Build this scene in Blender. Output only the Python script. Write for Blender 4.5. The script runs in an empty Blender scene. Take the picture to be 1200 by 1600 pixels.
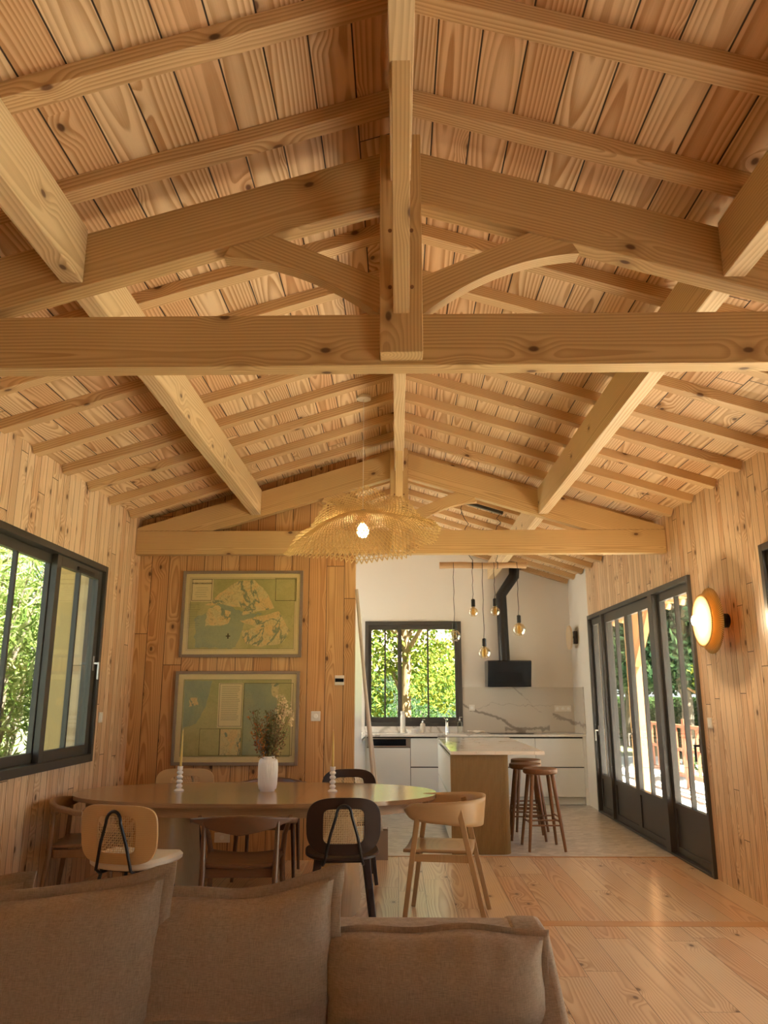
import bpy, math, random
from math import pi, sin, cos, radians as R, sqrt
from mathutils import Vector, Matrix
SC = bpy.context.scene
COL = SC.collection
# ------------------------------------------------------------------ camera
cam_d = bpy.data.cameras.new('camera'); cam = bpy.data.objects.new('camera', cam_d); COL.objects.link(cam)
cam_d.sensor_fit = 'HORIZONTAL'; cam_d.sensor_width = 36; cam_d.lens = 36.0
cam_d.clip_start = 0.05; cam_d.clip_end = 300
cam.location = (0, 0, 1.45)
cam.rotation_euler = (R(90 + 13.36), 0, 0.0175)
SC.camera = cam
# ------------------------------------------------------------------ sky, sun, exposure
SC.view_settings.view_transform = 'Standard'; SC.view_settings.look = 'None'
SC.view_settings.gamma = 1; SC.view_settings.use_curve_mapping = False
SC.view_settings.exposure = 2.42
SKY_STRENGTH = 2.2
SUN_STRENGTH = 16.0
w = bpy.data.worlds.new('sky'); SC.world = w; w.use_nodes = True
wn = w.node_tree.nodes; wn.clear()
wo = wn.new('ShaderNodeOutputWorld'); wb = wn.new('ShaderNodeBackground'); ws = wn.new('ShaderNodeTexSky')
ws.sky_type = 'HOSEK_WILKIE'; ws.turbidity = 4.0; ws.ground_albedo = 0.4
SUN_DIR = Vector((0.55, -0.45, 1.1)).normalized()
ws.sun_direction = SUN_DIR
wb.inputs[1].default_value = SKY_STRENGTH
whs = wn.new('ShaderNodeHueSaturation'); whs.inputs['Saturation'].default_value = 0.45
w.node_tree.links.new(ws.outputs[0], whs.inputs['Color'])
w.node_tree.links.new(whs.outputs[0], wb.inputs[0]); w.node_tree.links.new(wb.outputs[0], wo.inputs[0])
sl = bpy.data.lights.new('sun', 'SUN'); sl.energy = SUN_STRENGTH; sl.angle = R(0.8); sl.color = (1.0, 0.93, 0.82)
so = bpy.data.objects.new('sun', sl); COL.objects.link(so)
so.rotation_euler = SUN_DIR.to_track_quat('Z', 'Y').to_euler(); so.location = (20, -14, 22)
try:
    SC.cycles.use_denoising = True
    SC.cycles.max_bounces = 12; SC.cycles.diffuse_bounces = 7; SC.cycles.glossy_bounces = 4
    SC.cycles.transparent_max_bounces = 24; SC.cycles.transmission_bounces = 6
    SC.cycles.sample_clamp_indirect = 6.0
    SC.cycles.caustics_reflective = False; SC.cycles.caustics_refractive = False
except Exception:
    pass

# ------------------------------------------------------------------ node helpers
class NT:
    def __init__(s, name):
        s.m = bpy.data.materials.new(name); s.m.use_nodes = True
        s.t = s.m.node_tree; s.t.nodes.clear()
        s.out = s.t.nodes.new('ShaderNodeOutputMaterial')
    def n(s, typ, ins=None, **kw):
        nd = s.t.nodes.new('ShaderNode' + typ)
        for k, v in kw.items(): setattr(nd, k, v)
        for k, v in (ins or {}).items(): s.set(nd.inputs[k], v)
        return nd
    def set(s, sock, v):
        if isinstance(v, bpy.types.NodeSocket): s.t.links.new(v, sock)
        elif isinstance(v, bpy.types.Node): s.t.links.new(v.outputs[0], sock)
        else:
            if hasattr(sock.default_value, '__len__') and not hasattr(v, '__len__'): v = (v,) * len(sock.default_value)
            if hasattr(v, '__len__') and len(sock.default_value) == 4 and len(v) == 3: v = tuple(v) + (1,)
            sock.default_value = v
    def math(s, op, a, b=None, c=None):
        nd = s.t.nodes.new('ShaderNodeMath'); nd.operation = op
        s.set(nd.inputs[0], a)
        if b is not None: s.set(nd.inputs[1], b)
        if c is not None: s.set(nd.inputs[2], c)
        return nd.outputs[0]
    def mix(s, f, a, b, mode='MIX'):
        nd = s.t.nodes.new('ShaderNodeMix'); nd.data_type = 'RGBA'; nd.blend_type = mode
        s.set(nd.inputs[0], f); s.set(nd.inputs[6], a); s.set(nd.inputs[7], b)
        return nd.outputs[2]
    def comb(s, x, y, z):
        nd = s.n('CombineXYZ'); s.set(nd.inputs[0], x); s.set(nd.inputs[1], y); s.set(nd.inputs[2], z)
        return nd.outputs[0]
    def ss(s, v, a, b):
        nd = s.n('MapRange', interpolation_type='SMOOTHSTEP'); s.set(nd.inputs[0], v)
        nd.inputs[1].default_value = a; nd.inputs[2].default_value = b
        return nd.outputs[0]
    def coords(s, which='Object'):
        tc = s.n('TexCoord'); sp = s.n('SeparateXYZ'); s.t.links.new(tc.outputs[which], sp.inputs[0])
        return tc.outputs[which], sp.outputs
    def noise(s, vec, scale, detail=2.0, rough=0.5, dist=0.0):
        nd = s.n('TexNoise', {'Scale': scale, 'Detail': detail, 'Roughness': rough, 'Distortion': dist})
        s.set(nd.inputs['Vector'], vec); return nd.outputs[0]
    def surf(s, sh): s.t.links.new(sh if isinstance(sh, bpy.types.NodeSocket) else sh.outputs[0], s.out.inputs[0]); return s.m
    def principled(s, color, rough=0.5, **kw):
        p = s.n('BsdfPrincipled'); s.set(p.inputs['Base Color'], color); s.set(p.inputs['Roughness'], rough)
        for k, v in kw.items():
            s.set(p.inputs[k.replace('_', ' ')], v)
        return p
    def bump(s, h, strength=0.3, dist=0.002):
        b = s.n('Bump'); s.set(b.inputs['Height'], h); b.inputs['Strength'].default_value = strength
        b.inputs['Distance'].default_value = dist; return b.outputs[0]

def srgb(r, g, b):
    f = lambda c: (c / 255 / 12.92) if c / 255 <= 0.04045 else ((c / 255 + 0.055) / 1.055) ** 2.4
    return (f(r), f(g), f(b))

def plain(name, col, rough=0.5, **kw):
    t = NT(name); return t.surf(t.principled(col, rough, **kw))

def wood(name, light, dark, along='Y', across='X', plank=0, length=0, ring=130, rough=0.5, knots=1.0,
         gap=0.0022, vary=0.25, knotcol=(0.10, 0.04, 0.015), rings=0.8, fine=0.35, obj_random=True, coat=0.0, tint=None):
    """pine / oak timber: growth rings cut by the face, knots, optional boards with dark joints"""
    t = NT(name); vec, xyz = t.coords(); I = {'X': 0, 'Y': 1, 'Z': 2}
    a = xyz[I[across]]; l = xyz[I[along]]
    third = [k for k in 'XYZ' if k not in (along, across)][0]; d = xyz[I[third]]
    if plank:
        p = t.math('DIVIDE', a, plank); pid = t.math('FLOOR', p)
        fa = t.math('MULTIPLY', t.math('SUBTRACT', t.math('SUBTRACT', p, pid), 0.5), plank)
        wn1 = t.n('TexWhiteNoise', noise_dimensions='1D'); t.set(wn1.inputs['W'], pid)
        if length:
            q = t.math('ADD', t.math('DIVIDE', l, length), t.math('MULTIPLY', wn1.outputs[0], 7.3)); qid = t.math('FLOOR', q)
            fl = t.math('MULTIPLY', t.math('ABSOLUTE', t.math('SUBTRACT', t.math('SUBTRACT', q, qid), 0.5)), length)
            wn2 = t.n('TexWhiteNoise', noise_dimensions='2D'); t.set(wn2.inputs['Vector'], t.comb(pid, qid, 0.0))
        else:
            fl = None; wn2 = wn1
        rs = t.n('SeparateColor'); t.t.links.new(wn2.outputs[1], rs.inputs[0]); r1, r2, r3 = rs.outputs
        off = t.math('MULTIPLY', t.math('SUBTRACT', r1, 0.5), plank * 1.3)
        x = t.math('ADD', fa, off); seed = t.math('MULTIPLY', r2, 50.0)
        k = t.math('ADD', 0.012, t.math('MULTIPLY', t.noise(t.comb(seed, t.math('MULTIPLY', l, 0.55), r3), 1.0, 1.0), 0.15))
    else:
        oi = t.n('ObjectInfo'); rr = oi.outputs['Random'] if obj_random else 0.37
        seed = t.math('MULTIPLY', rr, 50.0); r1 = rr; r3 = rr
        x = t.math('ADD', a, t.math('ADD', 0.03, t.math('MULTIPLY', t.noise(t.comb(seed, t.math('MULTIPLY', l, 0.7), 3.0), 1.0, 1.0), 0.06)))
        k = t.math('ADD', d, t.math('ADD', 0.01, t.math('MULTIPLY', t.noise(t.comb(9.0, t.math('MULTIPLY', l, 0.6), seed), 1.0, 1.0), 0.10)))
    v2 = t.comb(t.math('ADD', a, seed), l, d)
    # knots
    kv = t.comb(t.math('MULTIPLY', t.math('ADD', t.math('ADD', a, 0.0 if plank else d), seed), 4.2), t.math('ADD', t.math('MULTIPLY', l, 2.4), seed), 0.0)
    vo = t.n('TexVoronoi', {'Scale': 1.0, 'Randomness': 1.0}, voronoi_dimensions='2D'); t.set(vo.inputs['Vector'], kv)
    kd = t.math('MULTIPLY', vo.outputs['Distance'], 0.22)
    kc = t.n('SeparateColor'); t.t.links.new(vo.outputs['Color'], kc.inputs[0])
    kon = t.math('LESS_THAN', kc.outputs[0], 0.55 * knots)
    swirl = t.math('MULTIPLY', t.math('MULTIPLY', t.math('SUBTRACT', 1.0, t.ss(kd, 0.0, 0.075)), 0.03), kon)
    r = t.math('SQRT', t.math('ADD', t.math('MULTIPLY', x, x), t.math('MULTIPLY', k, k)))
    wob = t.math('MULTIPLY', t.noise(t.comb(t.math('MULTIPLY', a, 9.0), t.math('MULTIPLY', l, 1.1), seed), 1.0, 2.0), 0.018)
    r = t.math('ADD', t.math('ADD', r, swirl), wob)
    fr = t.math('FRACT', t.math('MULTIPLY', r, ring))
    band = t.math('MULTIPLY', t.ss(fr, 0.15, 0.85), t.math('SUBTRACT', 1.0, t.ss(fr, 0.88, 1.0)))
    streak = t.noise(t.comb(t.math('MULTIPLY', t.math('ADD', a, seed), 260.0), t.math('MULTIPLY', l, 5.0), t.math('MULTIPLY', d, 260.0)), 1.0, 2.0)
    blotch = t.noise(v2, 2.3, 2.0)
    f = t.math('MULTIPLY', band, t.math('MULTIPLY', rings, t.math('ADD', 0.25, blotch)))
    f = t.math('ADD', f, t.math('MULTIPLY', t.math('SUBTRACT', streak, 0.5), fine))
    f = t.math('ADD', f, t.math('MULTIPLY', t.math('SUBTRACT', r1, 0.5), vary))
    cl = t.n('Clamp'); t.set(cl.inputs[0], f)
    col = t.mix(cl.outputs[0], light, dark)
    if tint is not None:   # some boards are of redder heartwood
        col = t.mix(t.math('MULTIPLY', t.ss(r3 if plank else blotch, 0.45, 0.95), 0.55), col, tint, 'MULTIPLY')
    km = t.math('MULTIPLY', t.math('SUBTRACT', 1.0, t.ss(kd, 0.007, 0.015)), kon)
    halo = t.math('MULTIPLY', t.math('MULTIPLY', t.math('SUBTRACT', 1.0, t.ss(kd, 0.010, 0.040)), kon), 0.45)
    col = t.mix(halo, col, tuple(c * 0.75 for c in dark)); col = t.mix(t.math('MULTIPLY', km, 0.9), col, knotcol)
    h = t.math('MULTIPLY', streak, 0.15)
    if plank:
        edge = t.math('SUBTRACT', plank / 2, t.math('ABSOLUTE', fa))
        if fl is not None: edge = t.math('MINIMUM', edge, t.math('SUBTRACT', length / 2, fl))
        g = t.ss(edge, gap * 0.5, gap * 1.3)
        col = t.mix(g, (0.035, 0.016, 0.007), col); h = t.math('ADD', h, t.math('MULTIPLY', g, 2.0))
    p = t.principled(col, rough, Coat_Weight=coat, Coat_Roughness=0.2)
    t.set(p.inputs['Normal'], t.bump(h, 0.35, 0.002))
    return t.surf(p)

def glass_mat(name, tint=(0.95, 0.98, 0.97), refl=1.0, gl=0.0):
    t = NT(name); fr = t.n('LayerWeight', {'Blend': 0.35}); tr = t.n('BsdfTransparent', {'Color': tint}); gs = t.n('BsdfGlossy', {'Roughness': 0.02})
    mx = t.n('MixShader'); t.set(mx.inputs[0], t.math('MULTIPLY', t.math('POWER', fr.outputs['Fresnel'], 1.3), refl * 0.40))
    t.set(mx.inputs[1], tr); t.set(mx.inputs[2], gs); return t.surf(mx)

def emit_mat(name, col, s):
    t = NT(name); return t.surf(t.n('Emission', {'Color': col, 'Strength': s}))

def leaf_mat(name, c1, c2, c3=None):
    t = NT(name); g = t.n('NewGeometry'); rnd = g.outputs['Random Per Island']
    col = t.mix(rnd, c1, c2)
    if c3: col = t.mix(t.math('GREATER_THAN', t.math('FRACT', t.math('MULTIPLY', rnd, 13.7)), 0.7), col, c3)
    df = t.n('BsdfDiffuse'); t.set(df.inputs[0], col); tl = t.n('BsdfTranslucent'); t.set(tl.inputs[0], col)
    mx = t.n('MixShader', {0: 0.4}); t.set(mx.inputs[1], df); t.set(mx.inputs[2], tl); return t.surf(mx)

# ------------------------------------------------------------------ mesh helpers
class MB:
    def __init__(s): s.v = []; s.f = []
    def add(s, vs, fs, M=None):
        o = len(s.v)
        for q in vs:
            q = Vector(q); s.v.append(tuple(M @ q) if M is not None else tuple(q))
        s.f += [tuple(o + i for i in f) for f in fs]; return s
    def box(s, a, b, M=None):
        x0, y0, z0 = a; x1, y1, z1 = b
        return s.add([(x0, y0, z0), (x1, y0, z0), (x1, y1, z0), (x0, y1, z0), (x0, y0, z1), (x1, y0, z1), (x1, y1, z1), (x0, y1, z1)],
                     [(0, 3, 2, 1), (4, 5, 6, 7), (0, 1, 5, 4), (1, 2, 6, 5), (2, 3, 7, 6), (3, 0, 4, 7)], M)
    def prism(s, poly, d0, d1, plane='XZ', M=None):
        n = len(poly)
        P = {'XZ': lambda p, d: (p[0], d, p[1]), 'XY': lambda p, d: (p[0], p[1], d), 'YZ': lambda p, d: (d, p[0], p[1])}[plane]
        return s.add([P(p, d0) for p in poly] + [P(p, d1) for p in poly],
                     [tuple(range(n)), tuple(range(2 * n - 1, n - 1, -1))] + [(i, i + n, (i + 1) % n + n, (i + 1) % n) for i in range(n)], M)
    def tube(s, pts, r, seg=10, M=None, flat=None, cap=True):
        pts = [Vector(p) for p in pts]; n = len(pts); rs = r if hasattr(r, '__len__') else [r] * n
        vs = []; fs = []; up = None
        for i, p in enumerate(pts):
            t = (pts[min(i + 1, n - 1)] - pts[max(i - 1, 0)])
            t = t.normalized() if t.length > 1e-9 else Vector((0, 0, 1))
            if up is None:
                up = Vector((0, 0, 1)) if abs(t.z) < 0.9 else Vector((1, 0, 0))
            u = t.cross(up); u = u.normalized() if u.length > 1e-6 else t.orthogonal().normalized()
            v = u.cross(t).normalized(); up = v
            fx, fy = flat or (1, 1)
            for k in range(seg):
                an = 2 * pi * k / seg; vs.append(p + u * cos(an) * rs[i] * fx + v * sin(an) * rs[i] * fy)
        for i in range(n - 1):
            for k in range(seg):
                k2 = (k + 1) % seg; fs.append((i * seg + k, i * seg + k2, (i + 1) * seg + k2, (i + 1) * seg + k))
        if cap: fs += [tuple(range(seg - 1, -1, -1)), tuple((n - 1) * seg + k for k in range(seg))]
        return s.add(vs, fs, M)
    def beam(s, p0, p1, w, h, w1=None, h1=None, side=None, M=None):
        p0 = Vector(p0); p1 = Vector(p1); t = (p1 - p0).normalized()
        sd = Vector(side) if side else (t.cross(Vector((0, 0, 1))) if abs(t.z) < 0.95 else Vector((1, 0, 0)))
        sd = (sd - t * sd.dot(t)).normalized(); up = sd.cross(t).normalized(); w1 = w1 or w; h1 = h1 or h
        vs = []
        for p, a, b in ((p0, w, h), (p1, w1, h1)):
            for sx, sy in ((-1, -1), (1, -1), (1, 1), (-1, 1)): vs.append(p + sd * sx * a / 2 + up * sy * b / 2)
        return s.add(vs, [(0, 1, 2, 3), (7, 6, 5, 4), (0, 4, 5, 1), (1, 5, 6, 2), (2, 6, 7, 3), (3, 7, 4, 0)], M)
    def lathe(s, prof, seg=32, c=(0, 0, 0), M=None, flute=None):
        vs = []; fs = []; n = len(prof)
        for i, (r, z) in enumerate(prof):
            for k in range(seg):
                an = 2 * pi * k / seg; q = r * (1 + (flute if flute and k % 2 else 0) * (1 if 0 < i < n - 1 else 0))
                vs.append((c[0] + q * cos(an), c[1] + q * sin(an), c[2] + z))
        for i in range(n - 1):
            for k in range(seg):
                k2 = (k + 1) % seg; fs.append((i * seg + k, i * seg + k2, (i + 1) * seg + k2, (i + 1) * seg + k))
        if prof[0][0] > 1e-6: fs.append(tuple(range(seg - 1, -1, -1)))
        if prof[-1][0] > 1e-6: fs.append(tuple((n - 1) * seg + k for k in range(seg)))
        return s.add(vs, fs, M)
    def grid(s, nu, nv, fn, closed_u=False, M=None):
        vs = [fn(i / (nu if closed_u else nu - 1), j / (nv - 1)) for j in range(nv) for i in range(nu)]
        fs = [(j * nu + i, j * nu + (i + 1) % nu, (j + 1) * nu + (i + 1) % nu, (j + 1) * nu + i)
              for j in range(nv - 1) for i in range(nu if closed_u else nu - 1)]
        return s.add(vs, fs, M)
    def build(s, name, mat, parent=None, smooth=False, bevel=0, loc=None, rot=None, solid=0, sub=0, seg=2):
        me = bpy.data.meshes.new(name); me.from_pydata(s.v, [], s.f); me.update()
        import bmesh
        bm = bmesh.new(); bm.from_mesh(me)
        if not solid: bmesh.ops.recalc_face_normals(bm, faces=bm.faces)
        if smooth:
            for e in bm.edges:
                if len(e.link_faces) == 2 and e.calc_face_angle(0) > R(38): e.smooth = False
            for fc in bm.faces: fc.smooth = True
        bm.to_mesh(me); bm.free()
        me.materials.append(mat)
        o = bpy.data.objects.new(name, me); COL.objects.link(o)
        if parent: o.parent = parent
        if loc: o.location = loc
        if rot: o.rotation_euler = rot
        if solid:
            m = o.modifiers.new('s', 'SOLIDIFY'); m.thickness = solid; m.offset = 0
        if bevel:
            m = o.modifiers.new('b', 'BEVEL'); m.width = bevel; m.segments = seg; m.limit_method = 'ANGLE'; m.angle_limit = R(40)
            m.harden_normals = False
        if sub:
            m = o.modifiers.new('u', 'SUBSURF'); m.levels = sub; m.render_levels = sub
        return o

def tag(o, label=None, cat=None, group=None, kind=None):
    if label: o['label'] = label
    if cat: o['category'] = cat
    if group: o['group'] = group
    if kind: o['kind'] = kind
    return o
def empty(name, loc=(0, 0, 0), rz=0, label=None, cat=None, group=None, kind=None):
    o = bpy.data.objects.new(name, None); o.empty_display_size = 0.1; COL.objects.link(o)
    o.location = loc; o.rotation_euler = (0, 0, rz); return tag(o, label, cat, group, kind)
def copy_tree(o, parent=None):
    c = o.copy(); COL.objects.link(c)
    if parent: c.parent = parent
    for ch in list(o.children): copy_tree(ch, c)
    return c
def text(name, body, size, mat, parent, loc, rot, align='CENTER', bold=0.0):
    cu = bpy.data.curves.new(name, 'FONT'); cu.body = body; cu.size = size; cu.align_x = align; cu.extrude = 0.0004; cu.offset = bold
    to = bpy.data.objects.new('t', cu); COL.objects.link(to)
    me = bpy.data.meshes.new_from_object(to.evaluated_get(bpy.context.evaluated_depsgraph_get()))
    bpy.data.objects.remove(to); me.materials.clear(); me.materials.append(mat)
    o = bpy.data.objects.new(name, me); COL.objects.link(o); o.parent = parent; o.location = loc; o.rotation_euler = rot
    return o
def lamp(name, loc, power, color=(1, 0.78, 0.48), r=0.03, parent=None):
    l = bpy.data.lights.new(name, 'POINT'); l.energy = power; l.color = color; l.shadow_soft_size = r
    o = bpy.data.objects.new(name, l); COL.objects.link(o); o.location = loc
    if parent: o.parent = parent
    return o

# ------------------------------------------------------------------ materials
PL = (0.80, 0.61, 0.39); PD = (0.46, 0.25, 0.10)
m_ceil = wood('pine_ceiling_boards', PL, PD, 'Y', 'X', plank=0.162, length=3.7, ring=75, knots=0.35, vary=0.35, rings=1.0, gap=0.0035, tint=(0.9, 0.72, 0.6))
m_beamX = wood('pine_beam_across', (0.65, 0.455, 0.22), (0.40, 0.23, 0.085), 'X', 'Z', ring=70, knots=0.75, rings=0.75, vary=0.2)
m_beamY = wood('pine_beam_along', (0.73, 0.56, 0.335), (0.47, 0.30, 0.14), 'Y', 'X', ring=70, knots=0.6, rings=0.75, vary=0.2)
m_beamZ = wood('pine_post', (0.65, 0.455, 0.22), (0.40, 0.23, 0.085), 'Z', 'X', ring=70, knots=0.7, rings=0.7, vary=0.2)
m_raft = wood('pine_rafter', (0.70, 0.50, 0.275), (0.40, 0.215, 0.085), 'X', 'Y', ring=85, knots=0.6, rings=0.8, vary=0.35)
m_wallY = wood('pine_cladding_side', (0.78, 0.585, 0.39), (0.52, 0.31, 0.165), 'Z', 'Y', plank=0.098, length=2.9, ring=110, knots=1.1, vary=0.7, gap=0.0025, rings=0.9, tint=(0.98, 0.84, 0.74))
m_wallX = wood('pine_cladding_partition', (0.66, 0.41, 0.195), (0.40, 0.20, 0.07), 'Z', 'X', plank=0.172, length=3.1, ring=85, knots=1.0, vary=0.6, gap=0.003, rings=0.9, tint=(0.92, 0.74, 0.6))
m_floor = wood('pine_floor_boards', (0.70, 0.54, 0.37), (0.43, 0.25, 0.135), 'Y', 'X', plank=0.20, length=2.3, ring=75, knots=0.6, rough=0.3, vary=0.5, rings=0.9, gap=0.0015, tint=(0.88, 0.60, 0.47), coat=0.4)
m_oak = wood('oak', (0.42, 0.265, 0.125), (0.29, 0.165, 0.07), 'Z', 'X', ring=160, knots=0, rings=0.5, rough=0.42)
m_oakX = wood('oak_panel', (0.45, 0.29, 0.145), (0.32, 0.19, 0.085), 'X', 'Z', ring=120, knots=0, rings=0.6, rough=0.4)
m_table = wood('oak_table_top', (0.36, 0.225, 0.115), (0.24, 0.135, 0.06), 'X', 'Y', ring=90, knots=0, rings=0.5, rough=0.2, coat=0.3)
m_oakapron = wood('oak_apron', (0.36, 0.225, 0.115), (0.24, 0.135, 0.06), 'X', 'Z', ring=90, knots=0, rings=0.5, rough=0.4)
m_tableleg = wood('oak_pedestal', (0.55, 0.38, 0.20), (0.42, 0.26, 0.12), 'Z', 'Y', ring=90, knots=0, rings=0.35, rough=0.4)
m_walnut = wood('walnut', (0.15, 0.072, 0.035), (0.07, 0.028, 0.013), 'X', 'Z', ring=130, knots=0, rings=0.6, rough=0.35, coat=0.2)
m_walnutZ = wood('walnut_leg', (0.17, 0.08, 0.036), (0.08, 0.03, 0.013), 'Z', 'X', ring=130, knots=0, rings=0.6, rough=0.35, coat=0.2)
m_stool = wood('stained_beech', (0.24, 0.11, 0.045), (0.14, 0.055, 0.02), 'Z', 'X', ring=130, knots=0, rings=0.5, rough=0.38)
m_dark = plain('dark_stained_ply', (0.028, 0.013, 0.009), 0.38)
m_grey_oak = wood('brown_oak', (0.30, 0.17, 0.085), (0.2, 0.10, 0.045), 'Z', 'X', ring=130, knots=0, rings=0.5, rough=0.4)
m_cane = plain('cane', (0.74, 0.57, 0.33), 0.6)
m_black = plain('black_steel', (0.012, 0.012, 0.014), 0.35)
m_frame = plain('anthracite_aluminium', (0.060, 0.055, 0.050), 0.38)
m_white = plain('white_plaster', (0.81, 0.78, 0.73), 0.8)
m_whitecab = plain('white_lacquer', (0.83, 0.85, 0.84), 0.3)
m_whiteplast = plain('white_plastic', (0.75, 0.73, 0.68), 0.4)
m_ceramic = plain('white_ceramic', (0.80, 0.78, 0.75), 0.25, Coat_Weight=0.3)
m_gap = plain('dark_joint', (0.01, 0.01, 0.01), 0.6)
m_steel = plain('brushed_steel', (0.50, 0.47, 0.43), 0.3, Metallic=1.0)
m_chrome = plain('chrome', (0.8, 0.8, 0.8), 0.1, Metallic=1.0)
m_glass = glass_mat('window_glass')
m_screen = plain('black_glass', (0.004, 0.008, 0.013), 0.12)
m_hood = plain('black_hood', (0.006, 0.010, 0.016), 0.22)
m_fabric_w = plain('cream_seat', (0.72, 0.66, 0.56), 0.7)
m_gold = plain('yellow_wax', (0.62, 0.42, 0.10), 0.4)
m_smoke = glass_mat('amber_bulb_glass', (0.97, 0.88, 0.70), 1.3)
m_clear = glass_mat('clear_bulb_glass', (0.93, 0.93, 0.88), 1.5)
m_rattan = plain('rattan', (0.80, 0.60, 0.28), 0.55)
m_bulb = emit_mat('glowing_bulb', (1.0, 0.72, 0.34), 22)
m_fil = emit_mat('filament', (1.0, 0.6, 0.2), 1.2)

def linen():
    t = NT('taupe_linen'); vec, xyz = t.coords()
    n1 = t.noise(t.comb(t.math('MULTIPLY', xyz[0], 900.0), t.math('MULTIPLY', xyz[1], 60.0), t.math('MULTIPLY', xyz[2], 60.0)), 1.0, 2)
    n2 = t.noise(t.comb(t.math('MULTIPLY', xyz[0], 60.0), t.math('MULTIPLY', xyz[1], 60.0), t.math('MULTIPLY', xyz[2], 900.0)), 1.0, 2)
    f = t.math('MULTIPLY', t.math('ADD', n1, n2), 0.5)
    col = t.mix(t.ss(f, 0.3, 0.7), (0.24, 0.178, 0.122), (0.40, 0.31, 0.225))
    p = t.principled(col, 0.85, Sheen_Weight=0.3)
    fold = t.noise(vec, 5.0, 3, 0.5, 0.8)
    t.set(p.inputs['Normal'], t.bump(t.math('ADD', t.math('MULTIPLY', fold, 9.0), f), 0.5, 0.0022))
    return t.surf(p)
m_linen = linen()

def marble(name, vein=(0.33, 0.29, 0.24), base=(0.80, 0.78, 0.74), rough=0.12, sc=1.6, thick=0.02):
    t = NT(name); vec, xyz = t.coords()
    n = t.noise(vec, sc, 5, 0.55, 0.6); e = t.math('ABSOLUTE', t.math('SUBTRACT', n, 0.5))
    n2 = t.noise(vec, sc * 2.3, 5, 0.5, 1.0); e2 = t.math('ABSOLUTE', t.math('SUBTRACT', n2, 0.53))
    m = t.math('MULTIPLY', t.math('SUBTRACT', 1.0, t.ss(e, 0.0, thick)), 0.6)
    m2 = t.math('MULTIPLY', t.math('SUBTRACT', 1.0, t.ss(e2, 0.0, thick * 0.4)), 0.25)
    return t.surf(t.principled(t.mix(t.math('MAXIMUM', m, m2), base, vein), rough))
m_marble = marble('marble_worktop')

def splash_mat():
    t = NT('marble_backsplash'); vec, xyz = t.coords(); X = xyz[0]; Z = xyz[2]
    n = t.noise(vec, 2.5, 5, 0.6, 0.5); nf = t.noise(vec, 9.0, 5, 0.6, 0.5)
    wobble = t.math('ADD', t.math('MULTIPLY', t.math('SUBTRACT', n, 0.5), 0.28), t.math('MULTIPLY', t.math('SUBTRACT', nf, 0.5), 0.07))
    base = (0.60, 0.56, 0.50); col = base
    def line(x0, z0, x1, z1, th, strength):
        nonlocal col
        k = (z1 - z0) / (x1 - x0)
        dd = t.math('ABSOLUTE', t.math('ADD', t.math('SUBTRACT', Z, t.math('ADD', z0, t.math('MULTIPLY', t.math('SUBTRACT', X, x0), k))), wobble))
        thn = t.math('MULTIPLY', t.math('ADD', 0.3, nf), th)
        m = t.math('SUBTRACT', 1.0, t.ss(t.math('DIVIDE', dd, thn), 0.4, 1.3))
        m = t.math('MULTIPLY', m, t.math('MULTIPLY', t.math('GREATER_THAN', X, x0), t.math('LESS_THAN', X, x1)))
        col = t.mix(t.math('MULTIPLY', m, strength), col, (0.26, 0.23, 0.20))
    line(0.95, 1.32, 1.85, 0.93, 0.035, 0.85); line(1.55, 0.96, 2.2, 0.99, 0.03, 0.75); line(2.25, 1.14, 2.6, 1.02, 0.035, 0.7)
    line(1.65, 1.58, 1.82, 1.42, 0.02, 0.5); line(0.95, 1.28, 2.3, 1.30, 0.006, 0.35); line(1.8, 1.43, 2.1, 1.18, 0.006, 0.3)
    return t.surf(t.principled(col, 0.15))
m_splash = splash_mat()

def tile_mat():
    t = NT('kitchen_mosaic_tiles'); vec, xyz = t.coords()
    mp = t.n('Mapping'); t.set(mp.inputs[0], vec); mp.inputs['Scale'].default_value = (12, 22, 1); mp.inputs['Rotation'].default_value = (0, 0, 0.35)
    vo = t.n('TexVoronoi', {'Scale': 1.0, 'Randomness': 0.55}, feature='F1'); t.set(vo.inputs['Vector'], mp)
    ve = t.n('TexVoronoi', {'Scale': 1.0, 'Randomness': 0.55}, feature='DISTANCE_TO_EDGE'); t.set(ve.inputs['Vector'], mp)
    sp = t.n('SeparateColor'); t.t.links.new(vo.outputs['Color'], sp.inputs[0])
    big = t.noise(vec, 3.0, 3)
    c = t.mix(sp.outputs[0], (0.38, 0.35, 0.31), (0.68, 0.64, 0.58)); c = t.mix(t.math('MULTIPLY', big, 0.4), c, (0.62, 0.58, 0.52))
    g = t.ss(ve.outputs['Distance'], 0.02, 0.07); c = t.mix(g, (0.50, 0.46, 0.40), c)
    p = t.principled(c, 0.3); t.set(p.inputs['Normal'], t.bump(t.math('ADD', g, t.math('MULTIPLY', sp.outputs[1], 0.6)), 0.3, 0.003))
    return t.surf(p)
m_tile = tile_mat()

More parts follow.
